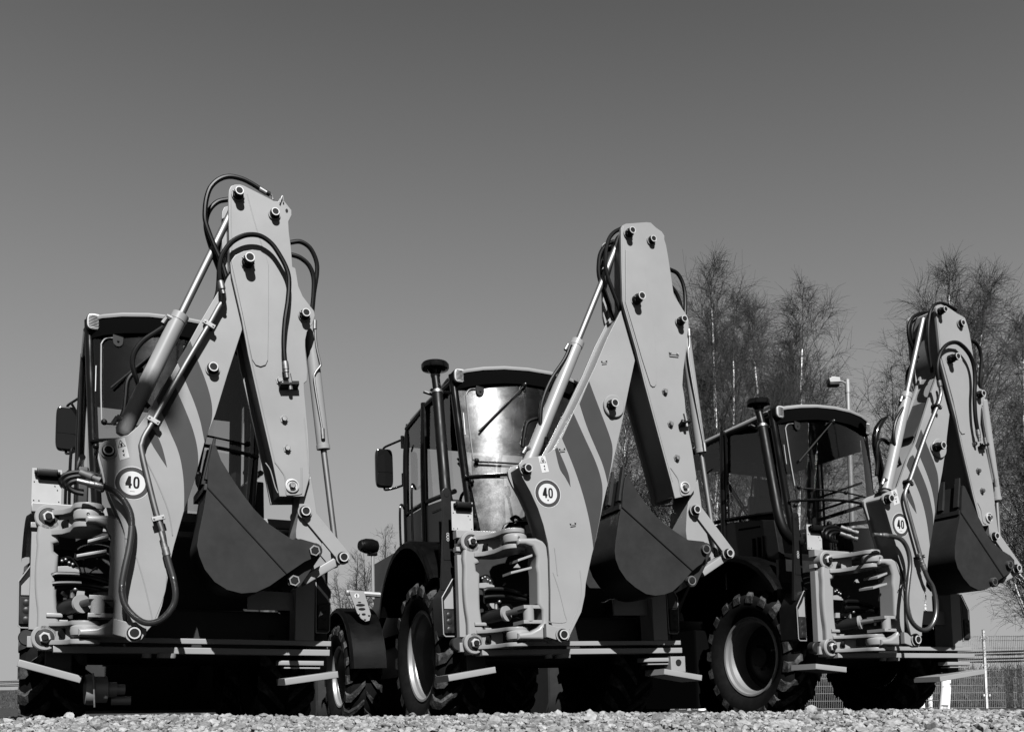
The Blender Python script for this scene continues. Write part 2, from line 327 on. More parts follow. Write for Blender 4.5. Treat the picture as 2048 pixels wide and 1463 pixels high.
D[2]['hoses'] = [
 (-.42,.017,[(1912,620),(1891,609),(1875.6,607),(1864,617),(1859,635),(1856.5,662),(1857.6,694),(1862,730),(1864,745)]),
 (-.28,.017,[(1858,625),(1839.5,627),(1824,637),(1817,655),(1819,678),(1828,700.5),(1836,716)]),
 (-.24,.017,[(1856,630),(1846,632),(1830,642),(1824,662),(1828,687),(1836,707)]),
 (-.30,.017,[(1868,655),(1866,690),(1868,725),(1871,745)]),
 (-.56,.019,[(1880,772),(1875.6,752),(1874.5,730),(1880,707),(1894,689),(1912,684.5),(1927.5,694),(1941,712),(1948,734),(1950,761),(1949,793),(1951,834),(1957,870)]),
 (-.24,.017,[(1940,681),(1945.6,682.5),(1954.6,689),(1961,705),(1962.5,725),(1960,761),(1962,785)]),
 (-.24,.019,[(1832,722),(1822,732),(1815,748),(1815,770),(1820,785)]),
 (-.36,.015,[(1809,811),(1794,836),(1788,858),(1788,881),(1793,906),(1796,914),(1800,927),(1806,932)]),
 (-.22,.017,[(1780,888),(1776,885.5),(1765,878),(1756,885.5),(1754,906),(1755,925),(1753,950)])]
# plated line on the boom side, then the armoured loop (M2 has none)
D[0]['line'] = [(444.6,578),(447,590),(447,602),(438,613),(418,649),(370,730),(307,841),(290,869),(284,885),(283,901),(299,970),(313,1025),(325.6,1066),(330,1097)]
D[0]['loop'] = [(330,1094),(338.5,1127),(347,1157),(351,1184),(348,1206),(334,1228),(315,1242),(293,1245),(274,1236),(255,1217),(245.6,1195),(244,1168),(249.7,1135),(258,1097),(263,1058.6),(262,1031),(252,1006.6),(233,985),(211,974),(190,969)]
D[0]['clamps'] = [(418,649),(307,841),(316.5,1036)]
D[2]['line'] = [(1880,772),(1882,785),(1880,795),(1876,809),(1850,874),(1819,963),(1811,983),(1811,1000),(1824,1049),(1842,1114),(1846,1130)]
D[2]['loop'] = [(1845,1128),(1855,1155),(1866,1175),(1872,1207),(1870,1235),(1859.5,1254),(1844,1259),(1827,1247),(1816.6,1225),(1814,1194),(1817,1159),(1820,1125),(1815,1097.5),(1803,1078.6),(1785.6,1072),(1765,1070)]
D[2]['clamps'] = [(1875.6,812),(1819,964),(1841,1113.5)]
D[0]['pipes'] = [[(630,649),(633,690),(641,726),(640,732),(630,746),(629,764),(645,862)]]
D[1]['pipes'] = [[(1378,665),(1379,690),(1376,705),(1384,760),(1404,870),(1408,890)]]
D[2]['pipes'] = [[(1963,805),(1966,830),(1972,870),(1990,962)]]

def strip(pts, r):
    """rounded bar outline between two points in the x-z plane"""
    a, b = pts; d = (b-a); d.y = 0; d.normalize(); n = Vector((-d.z, 0, d.x)); out = []
    for c, s0 in ((b, 0), (a, PI)):
        for q in range(9):
            t = s0-PI/2+PI*q/8
            out.append(c+(d*math.cos(t)+n*math.sin(t))*r)
    return out
def pin(i, parent, u, w, face, out, r, name='pivot_pin'):
    c = U(i, u, w, face-out); b = B('ring', 'pincap', 'paint')
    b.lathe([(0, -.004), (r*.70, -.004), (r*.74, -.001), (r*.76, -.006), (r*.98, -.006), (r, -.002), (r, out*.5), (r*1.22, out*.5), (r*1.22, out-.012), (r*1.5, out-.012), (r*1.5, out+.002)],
            c, (0, 1, 0), 24, ['pincap', 'pincap', 'ring', 'ring', 'ring', 'pincap', 'pincap', 'pincap', 'paint', 'paint'])  # boss sides take the dark cap colour: shade put into their paint
    if out > .05:                                                   # keeper bolt on the boss
        b.cyl(c+Vector((-r*1.0, out*.45, .2*r)), c+Vector((-r*1.4, out*.45, .25*r)), .006, 8, 'steel'); b.cyl(c+Vector((r*1.0, out*.6, -.3*r)), c+Vector((r*1.3, out*.6, -.35*r)), .006, 8, 'ring')
    return part(name, b, parent)
def bolt(i, parent, u, w, face, r=.020, out=.028):
    c = U(i, u, w, face-out); b = B('steel')
    b.lathe([(0, 0), (r*.8, 0), (r*.95, .004), (r*.95, out*.75), (r*1.35, out*.75), (r*1.35, out+.002)], c, (0, 1, 0), 6, 'steel')
    return part('bolt', b, parent)
def plates(name, i, key, yf, yb, parent, t=.026, core=.022):
    o = PL(i, D[i][key], yf); b = B('paint')
    b.flat([tuple(p) for p in o], yf, yf+t, .004)
    b.flat([tuple(p) for p in o], yb-t, yb, .004)
    b.flat([tuple(p) for p in inset(o, core)], yf+t*.6, yb-t*.6)
    return part(name, b, parent)
def soft(P, k=5):
    """rounds an outline between its corners"""
    n = len(P); cor = []
    for a in range(n):
        u = (P[a]-P[a-1]).normalized(); v = (P[(a+1) % n]-P[a]).normalized()
        if u.dot(v) < .80: cor.append(a)
    if len(cor) < 2: return P
    out = []
    for c in range(len(cor)):
        a, e = cor[c], cor[(c+1) % len(cor)]; m_ = (e-a) % n; seg = [P[(a+q) % n] for q in range(m_+1)]
        if len(seg) > 4: seg = [seg[0]]+[seg[q]*.5+(seg[q-1]+seg[q+1])*.25 for q in range(1, len(seg)-1)]+[seg[-1]]
        out += crom(seg, k)[:-1] if len(seg) > 2 else [seg[0]]
    return out
def decal(i, parent, name, px, y, matn, t=.0016, y0=None):
    b = B(matn); b.flat([tuple(p) for p in (soft(PL(i, px, y)) if name == 'stripe' else PL(i, px, y))], y-t, y+.001)
    return part(name, b, parent)
def ring_pts(c, r, n=40, rz=None): return [c+Vector((r*math.cos(2*PI*k/n), 0, (rz or r)*math.sin(2*PI*k/n))) for k in range(n)]
def ring_face(b, c, r0, r1, y0, y1, mat, n=40, rx=1.):
    """flat ring with thickness"""
    bm = b.bm; k = b.mi(mat); V = []
    for rr, yy in ((r0, y0), (r1, y0), (r1, y1), (r0, y1)):
        V.append([bm.verts.new((c.x+rr*rx*math.cos(2*PI*q/n), yy, c.z+rr*math.sin(2*PI*q/n))) for q in range(n)])
    for a in range(4):
        for q in range(n):
            f = bm.faces.new((V[a][q], V[a][(q+1) % n], V[(a+1) % 4][(q+1) % n], V[(a+1) % 4][q])); f.material_index = k
def digits40(b, c, h, y, mat):
    """the figures 4 and 0, height h, centred on c"""
    w = h*.50; g = h*.10; s = h*.16
    x0 = c.x-w-g/2; z0 = c.z-h/2
    four = [(w*.52, 0), (w*.86, 0), (w*.86, h*.21), (w, h*.21), (w, h*.38), (w*.86, h*.38), (w*.86, h), (w*.46, h), (0, h*.40), (0, h*.21), (w*.52, h*.21)]
    b.flat([(x0+a, z0+d) for a, d in four], y-.0006, y+.0008, mat=mat)
    # the 0: ring of a narrow rounded oblong
    x1 = c.x+g/2; n = 28; bm = b.bm; k = b.mi(mat); V = []
    for f, yy in ((1, y-.0006), (.34, y-.0006), (.34, y+.0008), (1, y+.0008)):
        row = []
        for q in range(n):
            t = 2*PI*q/n; ct, st = math.cos(t), math.sin(t)
            ex = math.copysign(abs(ct)**.75, ct)*w/2*f; ez = math.copysign(abs(st)**.75, st)*(h/2-(0 if f == 1 else s*.95))
            row.append(bm.verts.new((x1+w/2+ex, yy, c.z+ez)))
        V.append(row)
    for a in range(4):
        for q in range(n):
            f = bm.faces.new((V[a][q], V[a][(q+1) % n], V[(a+1) % 4][(q+1) % n], V[(a+1) % 4][q])); f.material_index = k

def backhoe(i, root):
    d = D[i]
    # ---- boom
    boom = plates('boom', i, 'boom', YB, YBB, root)
    for px in d['stripes']: decal(i, boom, 'stripe', px, YB-.0006, 'decal')
    if i == 2:   # on this one the paint stripe runs over the top flange as well
        b = B('decal'); top = [(1862,790),(1846,833),(1827,872)]
        o = PL(i, top, YB+.03); b.poly([p+Vector((-.006,0,.004)) for p in o]+[p+Vector((.01,0,-.008)) for p in o[::-1]], (0, .17, 0)); part('stripe', b, boom)
    u, w, r = d['sign']; c = U(i, u, w, YB); rr = abs(U(i, u, w+r, YB).z-c.z)
    b = B('sticker', 'decal', 'ink')
    b.flat([tuple(p) for p in ring_pts(c, rr*1.03)], YB-.001, YB+.001, mat='sticker')
    ring_face(b, c, rr*.735, rr*.985, YB-.0018, YB-.0005, 'decal')
    digits40(b, c+Vector((0, 0, rr*.05)), rr*.74, YB-.0018, 'ink')
    if i == 1: b.flat([tuple(p) for p in ring_pts(c+Vector((0, 0, -rr*.48)), rr*.06, 10)], YB-.002, YB, mat='ink')
    else: b.flat([(c.x-rr*.14, c.z-rr*.52), (c.x+rr*.14, c.z-.52*rr), (c.x+rr*.14, c.z-.50*rr), (c.x-rr*.14, c.z-.5*rr)], YB-.002, YB, mat='decal')
    part('speed_sticker', b, boom)
    q = PL(i, d['warn'], YB); b = B('sticker', 'ink'); b.flat([tuple(p) for p in q], YB-.0014, YB+.001, mat='sticker')
    def on(s, t): return q[0]+(q[1]-q[0])*s+(q[3]-q[0])*t
    tri = [on(.5, .06), on(.92, .42), on(.08, .42)]; cc = sum(tri, Vector())/3
    for a in range(3):
        p0, p1 = tri[a], tri[(a+1) % 3]; b.flat([tuple(p0), tuple(p1), tuple(p1+(cc-p1)*.22), tuple(p0+(cc-p0)*.22)], YB-.0022, YB-.001, mat='ink')
    b.flat([tuple(on(.40, .25)), tuple(on(.62, .22)), tuple(on(.60, .38)), tuple(on(.42, .39))], YB-.0022, YB-.001, mat='ink')
    b.flat([tuple(on(.42, .60)), tuple(on(.66, .55)), tuple(on(.58, .70))], YB-.0022, YB-.001, mat='ink')
    b.flat([tuple(on(.40, .78)), tuple(on(.62, .74)), tuple(on(.52, .90))], YB-.0022, YB-.001, mat='ink')
    part('warning_sticker', b, boom)
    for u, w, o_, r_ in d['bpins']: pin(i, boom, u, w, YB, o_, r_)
    if d['boss']:
        c = U(i, *d['boss'], YB); b = B('paint'); b.lathe([(0, -.022), (.082, -.022), (.088, -.016), (.088, .004)], c, (0, 1, 0), 36); part('boss_plate', b, boom)
    # weld seam and fold line on the boom side
    b = B('paint')
    sm = {0: [(284,905),(312,960),(336,1020),(345,1070)], 1: [(1109,1095),(1112,1120),(1115,1150)], 2: [(1796,1110),(1808,1150),(1815,1185)]}[i]
    b.tube([p+Vector((0, -.001, 0)) for p in PL(i, sm, YB)], .004, 6, smooth=4)
    foot = {0: [(248,1075),(262,1085),(284,1150),(300,1215),(305,1240)], 1: [(1106,1144),(1118,1180),(1129,1225),(1131,1243),(1096,1243)], 2: [(1800,1175),(1806,1170),(1820,1215),(1828,1250)]}[i]
    b.tube([p+Vector((0, -.0005, 0)) for p in PL(i, foot, YB)], .0035, 6, smooth=4)
    edge = {0: [(333,1150),(330,1180),(318,1215),(306,1243)], 1: [(1160,1140),(1163,1180),(1158,1210),(1144,1244),(1139,1258)], 2: [(1849,1170),(1846,1200)]}[i]
    b.tube([p+Vector((0, -.0005, 0)) for p in PL(i, edge, YB)], .003, 6, smooth=4)
    part('weld_seam', b, boom)
    b = B('steel')
    for u, w in {0: [], 1: [(1145.5,1050),(1208,726),(1124,901)], 2: []}[i]:
        c = U(i, u, w, YB); b.tube([c+Vector((-.022,-.012,-.004)), c+Vector((.022,-.012,.005))], .003, 6); b.ball(c+Vector((-.02,-.006,.012)), .006); b.ball(c+Vector((.02,-.006,.02)), .006)
    if b.bm.verts: part('bracket', b, boom)
    else: b.bm.free()
    # ---- boom ram
    f, g, e = [U(i, *p, -.335) for p in d['ram']]
    q_ = U(i, d['pins'][0][1], d['pins'][0][2], YD-d['pins'][0][3]); e = Vector((q_.x, -.335, q_.z)); g = f+(e-f).normalized()*(g-f).length
    ax = (g-f).normalized(); b = B('paint', 'chrome'); R_ = .05
    b.lathe([(0, 0), (R_*.7, 0), (R_, .03), (R_, (g-f).length-.05), (R_*1.06, (g-f).length-.048), (R_*1.06, (g-f).length), (R_*.8, (g-f).length+.004), (.024, (g-f).length+.004), (.024, (e-f).length)], f, ax, 28,
            ['paint']*7+['chrome'])
    if i == 2: b.lathe([(R_*1.03, .02), (R_*1.1, .022), (R_*1.1, .045), (R_*1.03, .047)], f, ax, 28, 'paint')
    ram = part('boom_ram', b, root)
    n = Vector((-ax.z, 0, ax.x))
    for s_, hgt in ((1, .93), (1, .10)):
        b = B('steel'); p = f+ax*(g-f).length*hgt+n*R_+Vector((0, -.02, 0)); b.cyl(p-n*.02, p+n*.02, .018, 8, 'steel'); b.cyl(p+n*.015-ax*.0, p+n*.022-ax*.055, .014, 10, 'steel')
        part('hose_fitting', b, ram)
    # ---- dipper
    dip = plates('dipper', i, 'dip', YD, YDB, root, .028, .03)
    o = PL(i, d['dip'], YD); e_ = inset(o, .014); b = B('paint'); b.tube([p+Vector((0, -.0005, 0)) for p in e_[-7:]+e_[:2]], .0032, 6); part('weld_seam', b, dip)
    b = B('paint'); b.flat([tuple(p) for p in PL(i, d['panel'], YD)], YD-.009, YD+.002, .004); part('stiffener', b, dip)
    b = B('paint')
    for cr in {0: [[(494,388),(508,440),(525,495)], [(608,835),(613,890),(618,945)], [(531,925),(541,940),(550,972),(556,985)]], 1: [], 2: []}[i]:
        b.tube([p+Vector((0, .0015, 0)) for p in PL(i, cr, YD)], .004, 6, smooth=3)
    for cr in {0: [[(550,924),(562,940),(570,955),(572,985),(577,989),(600,987),(603,980),(603,935)]], 1: [[(1341,935),(1348,945),(1357,960),(1361,985),(1366,990),(1380,988)]], 2: [[(1955,1005),(1962,1020),(1966,1043),(1972,1047)]]}[i]:
        b.tube([p+Vector((0, -.001, 0)) for p in PL(i, cr, YD)], .005, 6, smooth=4)
    part('weld_seam', b, dip)
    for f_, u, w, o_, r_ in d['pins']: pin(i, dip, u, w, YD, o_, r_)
    for u, w in d['bolts']: bolt(i, dip, u, w, YD)
    c = U(i, *d['swivel'], YD); b = B('ring', 'steel', 'pincap')
    b.lathe([(.044, .002), (.044, -.012), (.036, -.014), (.034, -.006), (.02, -.006)], c, (0, 1, 0), 24, 'ring')
    b.lathe([(.021, -.005), (.021, -.03), (.017, -.034), (0, -.034)], c, (0, 1, 0), 6, 'steel'); part('swivel_bolt', b, dip)
    # hose bracket on the dipper side
    hb = {0: (576,773), 1: (1365,848), 2: (1961,893)}[i]; c = U(i, *hb, YD); b = B('black', 'steel')
    b.bx(c+Vector((0, -.03, 0)), (.06 if i == 0 else .04, 0, .008), (0, .03, -.012), (0, .006, .012), 'black', .003)
    b.cyl(c+Vector((.005, -.05, .012)), c+Vector((-.008, -.05, .07)), .015, 10, 'steel'); b.cyl(c+Vector((.005, -.045, .004)), c+Vector((.01, -.045, -.03)), .013, 8, 'steel')
    for s_ in (-.045, .04): b.ball(c+Vector((s_ if i == 0 else s_*.7, -.055, .006)), .007, 'steel')
    part('hose_bracket', b, dip)
    if i == 1:
        b = B('steel'); c = U(1, 1347, 710, YD); b.tube([c+Vector((-.04,-.004,.018)), c+Vector((-.04,-.014,-.004)), c+Vector((.04,-.014,-.002)), c+Vector((.04,-.004,.02))], .004, 6)
        for s_ in (-.03, .03): b.ball(c+Vector((s_, -.008, .012)), .007)
        part('bracket', b, dip)
    if i == 0:
        b = B('paint'); c = U(0, 563, 402, YD); b.tube([c+Vector((-.012,-.012,-.02)), c+Vector((-.004,-.014,.012)), c+Vector((.006,-.012,.03)), c+Vector((.012,-.008,-.012))], .0045, 6, smooth=3)
        c2 = U(0, 573.5, 421.5, YD); b.flat([tuple(p) for p in ring_pts(c2, .009, 14, .014)], YD-.001, YD+.001, mat='ink'); part('lifting_lug', b, dip)
        b = B('pipe', 'steel'); b.tube(PL(0, [(532,384),(545,391),(546,400)], -.40), .008, 8, 'pipe'); b.cyl(U(0, 519, 377.5, -.40), U(0, 533, 386, -.40), .017, 10, 'steel'); part('hose_fitting', b, dip)
    b = B('paint'); o = PL(i, d['nose'], -.455); b.flat([tuple(p) for p in o], -.455, -.215, .005); part('dipper_nose', b, dip)
    # ---- bucket ram behind the dipper
    yc = -.335; f, g, e = [U(i, *p, yc) for p in d['ram2']]; q_ = U(i, *d['link'][1], -.515); e = Vector((q_.x, yc, q_.z)); ax = (g-f).normalized(); L1 = (g-f).length; b = B('paint', 'chrome'); R_ = .042
    b.lathe([(0, 0), (R_*.9, 0), (R_, .01), (R_, L1-.03), (R_*1.08, L1-.028), (R_*1.08, L1), (.021, L1+.004)], f, ax, 24, ['paint']*6)
    b.lathe([(.0205, 0), (.0205, (e-g).length)], g, e-g, 20, 'chrome')
    ram2 = part('bucket_ram', b, root)
    b = B('pipe', 'steel')
    for pp in d['pipes']:
        pts = PL(i, pp, -.385); b.tube(pts, .0075, 8, 'pipe', smooth=5)
        b.cyl(pts[-1]+Vector((0, 0, .02)), pts[-1]+Vector((.006, 0, -.05)), .014, 8, 'steel'); b.cyl(pts[0]+Vector((0, 0, .03)), pts[0]+Vector((0, 0, -.03)), .013, 8, 'steel')
    part('oil_pipe', b, ram2)
    # ---- links and bucket
    a, e = [U(i, *p, -.475) for p in d['link']]
    b = B('paint'); b.poly(strip([a, e], .046), (0, .03, 0), .005); b.poly([p+Vector((0, .26, 0)) for p in strip([a, e], .046)], (0, .03, 0), .005)
    lk = part('rocker_link', b, root)
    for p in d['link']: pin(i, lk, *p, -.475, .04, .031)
    a, e = [U(i, *p, -.40) for p in d['link2']]; dd = (e-a).normalized(); nn = Vector((-dd.z, 0, dd.x))
    b = B('paint'); b.bx((a+e)/2, (e-a)/2, (0, .055, 0), nn*.03, 'paint', .012); part('tipping_link', b, root)
    YK, YKB = -.56, -.14; lo = PL(i, d['bk'], YK); up = PL(i, d['bku'], YK)
    b = B('bucket', 'frame')
    b.flat([tuple(p) for p in lo], YK+.003, YK+.022, .003); b.flat([tuple(p) for p in lo], YKB-.022, YKB, .003)
    b.flat([tuple(p) for p in up], YK-.004, YK+.02, .003); b.flat([tuple(p) for p in up], YKB-.02, YKB+.004, .003)
    # wrapped shell from the lip round the heel to the top
    sh = [up[-3]+Vector((.01,0,0))]+lo+[up[1], up[2]]
    bm = b.bm
    sh = crom([Vector(p) for p in sh], 3)
    cen = sum(lo, Vector())/len(lo)
    n_ = len(sh); v0 = [bm.verts.new((p.x, YK+.012, p.z)) for p in sh]; v1 = [bm.verts.new((p.x, YKB-.012, p.z)) for p in sh]
    ins = [p+(cen-p).normalized()*.018 for p in sh]
    v2 = [bm.verts.new((p.x, YK+.012, p.z)) for p in ins]; v3 = [bm.verts.new((p.x, YKB-.012, p.z)) for p in ins]
    for a_ in range(n_-1):
        bm.faces.new((v0[a_], v0[a_+1], v1[a_+1], v1[a_])); bm.faces.new((v2[a_+1], v2[a_], v3[a_], v3[a_+1]))
    bk = part('bucket', b, root)
    tip = up[-3] if i else up[-4]; base = lo[0]; dz = (tip-base).normalized(); 
    for k in range(3):                                              # digging teeth along the lip
        yy = YK+.05+k*.16; b = B('bucket'); sd = Vector((-dz.z, 0, dz.x))
        t0 = base+dz*.05; t0.y = yy
        b.poly([t0+sd*.022-Vector((0,.03,0)), t0-sd*.02-Vector((0,.03,0)), t0-sd*.004+dz*.27-Vector((0,.022,0)), t0+sd*.010+dz*.27-Vector((0,.022,0))], (0, .05, 0), .004)
        part('bucket_tooth', b, bk)
    b = B('frame')                                                  # lip edge
    b.bx((base+Vector((0, .21, 0))), (0, .20, 0), dz*.02, Vector((-dz.z, 0, dz.x))*.016, 'frame', .003); part('bucket_lip', b, bk)
    o = PL(i, d['bk'], YK-.004)
    b = B('ink'); g0, g1 = o[0], o[-1]; nn = Vector((-(g1-g0).z, 0, (g1-g0).x)).normalized()*.003
    b.flat([tuple(g0-nn), tuple(g1-nn), tuple(g1+nn), tuple(g0+nn)], YK-.0045, YK-.002); part('plate_joint', b, bk)
    for nm, p in (('bpin', d['bpin']), ('bpin2', d['bpin2'])):
        c = U(i, *p, YK-.03); b = B('steel', 'pincap')
        b.lathe([(0, -.006), (.02, -.006), (.026, .0)], c, (0, 1, 0), 16, ['pincap', 'pincap'])
        b.lathe([(.027, -.002), (.036, -.002), (.036, .03), (.03, .05)], c, (0, 1, 0), 6 if i == 0 else 20, 'steel'); part('bucket_pin', b, bk)
    if True:                                                        # ear that carries the second pin
        c = U(i, *d['bpin2'], YK+.06); c0 = U(i, *d['bpin'], YK+.06); b = B('bucket'); b.poly(strip([c0, c], .05), (0, .03, 0), .004); b.poly([p+Vector((0, .25, 0)) for p in strip([c0, c], .05)], (0, .03, 0), .004); part('bucket_ear', b, bk)
    # ---- hoses
    for yy, r, px in d['hoses']:
        n_ = len(px); b = B('hose', 'steel'); pts = [U(i, *p, yy) for p in px]; b.tube(pts, r*.93, 10, 'hose', smooth=6)
        h = part('hydraulic_hose', b, root)
        if yy < -.5:
            b = B('steel'); p0, p1 = pts[-1], pts[-2]; dd = (p0-p1).normalized(); b.lathe([(.0, -.05), (.02, -.05), (.021, -.03), (.021, .0), (.018, .004), (.018, .02), (.014, .024), (.014, .055), (0, .055)], p0, dd, 12, 'steel'); part('hose_fitting', b, h); b = B('steel')
            p0, p1 = pts[0], pts[1]; dd = (p0-p1).normalized(); b.lathe([(.0, -.05), (.02, -.05), (.021, -.03), (.021, .0), (.014, .004), (.014, .03)], p0, dd, 12, 'steel'); part('hose_fitting', b, h)
    if 'line' in d:
        b = B('pipe'); pts = PL(i, d['line'], YB-.045); b.tube(pts, .0165, 12, smooth=4); ln = part('boom_pipe', b, root)
        pts = PL(i, d['line'], YB)
        for u, w in d['clamps']:
            c = U(i, u, w, YB-.05); b = B('white' if i == 0 else 'frame', 'ink', 'steel')
            j = min(range(len(pts)-1), key=lambda k: ((pts[k]+pts[k+1])/2-c).length); t = (pts[j+1]-pts[j]); t.y = 0; t.normalize(); n = Vector((-t.z, 0, t.x))
            b.bx(c+Vector((0, -.006, 0)), n*.038, (0, .012, 0), t*.014, None, .004); b.bx(c+Vector((0, .03, 0)), n*.03, (0, .022, 0), t*.012, 'ink', .002)
            for s_ in (-1, 1): b.ball(c+n*.026*s_+Vector((0, -.018, 0)), .006, 'steel')
            part('pipe_clamp', b, ln)
        b = B('rubber' if False else 'hose', 'pipe'); pts = PL(i, d['loop'], YB-.06)
        for k in range(len(pts)): pts[k].y -= .03*math.sin(PI*k/(len(pts)-1))
        pts = [U(i, *p, q.y) for p, q in zip(d['loop'], pts)]
        b.tube(pts, .0205, 12, 'armour', smooth=22, ribs=.88); lp = part('armoured_hose', b, root, ang=60)
        for p0, p1 in ((pts[0], pts[1]), (pts[-1], pts[-2])):
            b = B('steel'); dd = (p0-p1).normalized(); b.lathe([(0, -.05), (.023, -.05), (.023, .0), (.019, .004), (.019, .03), (.016, .034), (.016, .10), (0, .10)], p0, dd, 12, 'steel'); part('hose_fitting', b, lp)
M['armour'] = mat('armoured_hose', .11, .34, metal=.85, var=.1)
# ---------------------------------------------------------------- what all three diggers share, in their own metres
def z5(pts, y): return [U(1, 840+a/3.85, 960+c/3.85, y) for a, c in pts]
def arc(cx, cz, r, a0, a1, n): return [(cx+r*math.cos(math.radians(a0+(a1-a0)*k/n)), cz+r*math.sin(math.radians(a0+(a1-a0)*k/n))) for k in range(n+1)]
def v3(pts, y): return [Vector((a, y, c)) for a, c in pts]

def k_frame():
    b = B('frame', 'paint')
    b.box(-.06, 1.70, .50, .55, .44, 1.36, 'frame')  # recessed back plate near black, the shade on it put into its paint
    b.box(.12, 1.82, .0, .10, .497, .533, 'paint', .006)
    b.box(.05, 1.80, -.045, .10, .428, .471, 'paint', .006)
    b.box(-.04, .05, .02, .10, .44, .53, 'paint', .006)
    b.box(1.45, 1.765, -.02, .09, .360, .393, 'paint', .008)
    b.box(1.49, 1.74, -.012, .09, .338, .348, 'paint', .003)
    b.box(-.10, 1.76, .02, .10, 1.315, 1.375, 'paint', .008)
    b.box(-.10, 1.76, .03, .10, 1.215, 1.25, 'paint', .006)
    b.box(-.095, -.03, .03, .10, .57, 1.19, 'paint', .01)
    b.box(-.10, -.0, .02, .09, .46, .53, 'paint', .006)
    b.lathe([(0, -.02), (.045, -.02), (.052, -.012), (.052, .05)], (-.10, .06, .52), (0, 1, 0), 20, 'frame')
    b.box(1.25, 1.585, .075, .10, .745, .875, 'paint', .004)  # pale plate cut to the shape of the sunlit patch
    b.box(1.565, 1.70, .0, .2, .533, 1.04, 'paint', .006)
    b.lathe([(0, 0), (.06, 0), (.062, .01), (.062, .03), (0, .03)], (.72, -.03, .40), (0, 0, 1), 20, 'paint')
    b.lathe([(0, 0), (.03, 0), (.03, .03), (0, .03)], (.60, -.03, .40), (0, 0, 1), 20, 'paint')
    for x in (.0, 1.67):
        b.box(x, x+.16, .16, .30, .30, 1.05, 'frame', .01)
    b.box(.1, 1.6, .3, .95, .45, .75, 'frame', .02)
    b.cyl((.1, .906, .48), (1.6, .906, .48), .11, 16, 'frame')
    b.box(.45, 1.2, .9, 4.2, .42, .75, 'frame', .02)
    return b
def k_housing(sx):
    def f():
        b = B('body', 'tail', 'paint', 'sticker'); o = [(-.066, .590), (-.145, .590), (-.160, .605), (-.165, .885), (-.075, 1.03), (-.060, 1.03)]
        if sx: o = [(1.645-p[0], p[1]) for p in o][::-1]
        x0, x1 = min(p[0] for p in o), max(p[0] for p in o)
        b.poly(v3(o, .205 if not sx else .005), (0, .22, 0), .006, 'body')
        # pale rim round the open rear face
        n = len(o); yf = .0 if sx else .2; c = Vector((sum(p[0] for p in o)/n, .2, sum(p[1] for p in o)/n))
        for k in range(n):
            p, q = Vector((o[k][0], yf, o[k][1])), Vector((o[(k+1) % n][0], yf, o[(k+1) % n][1])); b.tube([p, q], .0045, 6, 'paint')
        b.flat([(x0+.016, .80), (x1-.012, .80), (x1-.012, .98), (x0+.07, .93), (x0+.016, .86)] if not sx else [(x0+.012, .80), (x1-.016, .80), (x1-.016, .86), (x1-.07, .93), (x0+.012, .98)], yf-.002, yf+.01, .002, 'paint' if not sx else 'body')
        return b
    return f
def k_tail(sx):
    def f():
        x = -.115 if not sx else 1.76; d_ = -.2 if sx else 0
        b = B('tail', 'gloss'); b.box(x-.042, x+.042, .185+d_, .215+d_, .612, .792, 'tail', .012)
        for z in (.64, .70, .75): b.lathe([(0, -.002), (.018, -.002), (.026, .003)], (x, .184+d_, z), (0, 1, 0), 14, 'tail')
        return b
    return f
def k_plate():
    b = B('white', 'ink'); b.box(-.104, .070, .098, .106, 1.386, 1.609, 'white', .002)
    for x in (-.09, .055):
        for z in (1.40, 1.52): b.ball((x, .097, z), .004, 'ink')
    for x, z in ((.03, 1.50), (.045, 1.475), (-.06, 1.40)): b.ball((x, .097, z), .004, 'ink')
    return b
def k_platelamp():
    b = B('black'); b.box(-.075, .045, .045, .098, 1.555, 1.60, None, .012); b.box(-.09, .06, .06, .097, 1.568, 1.59, None, .006)
    b.flat([(-.085, 1.566), (.06, 1.566), (.06, 1.535), (-.055, 1.535)], .088, .097, .003); return b
def k_lift():
    b = B('body', 'ink', 'decal'); x0, x1 = -.125, -.055
    o = [(x0, 1.18), (x1, 1.18), (x1, 1.70)] + [(-.09+.035*math.cos(t), 1.705+.04*math.sin(t)) for t in [PI*k/8 for k in range(9)]] + [(x0, 1.70)]
    b.poly(v3(o, .235), (0, .03, 0), .004, 'body')
    b.flat([(x0-.03, .95), (x1+.02, .95), (x1+.02, 1.44), (x0-.0, 1.44)], .24, .27, .004, 'body')
    b.lathe([(0, -.002), (.018, -.002), (.02, 0)], (-.09, .234, 1.69), (0, 1, 0), 16, 'ink')
    c = Vector((-.09, .236, 1.36))
    for dz, r in ((.022, .011), (0, .013), (-.022, .011)): ring_face(b, c+Vector((0, 0, dz)), r*.6, r, .2325, .236, 'white', 16)
    return b
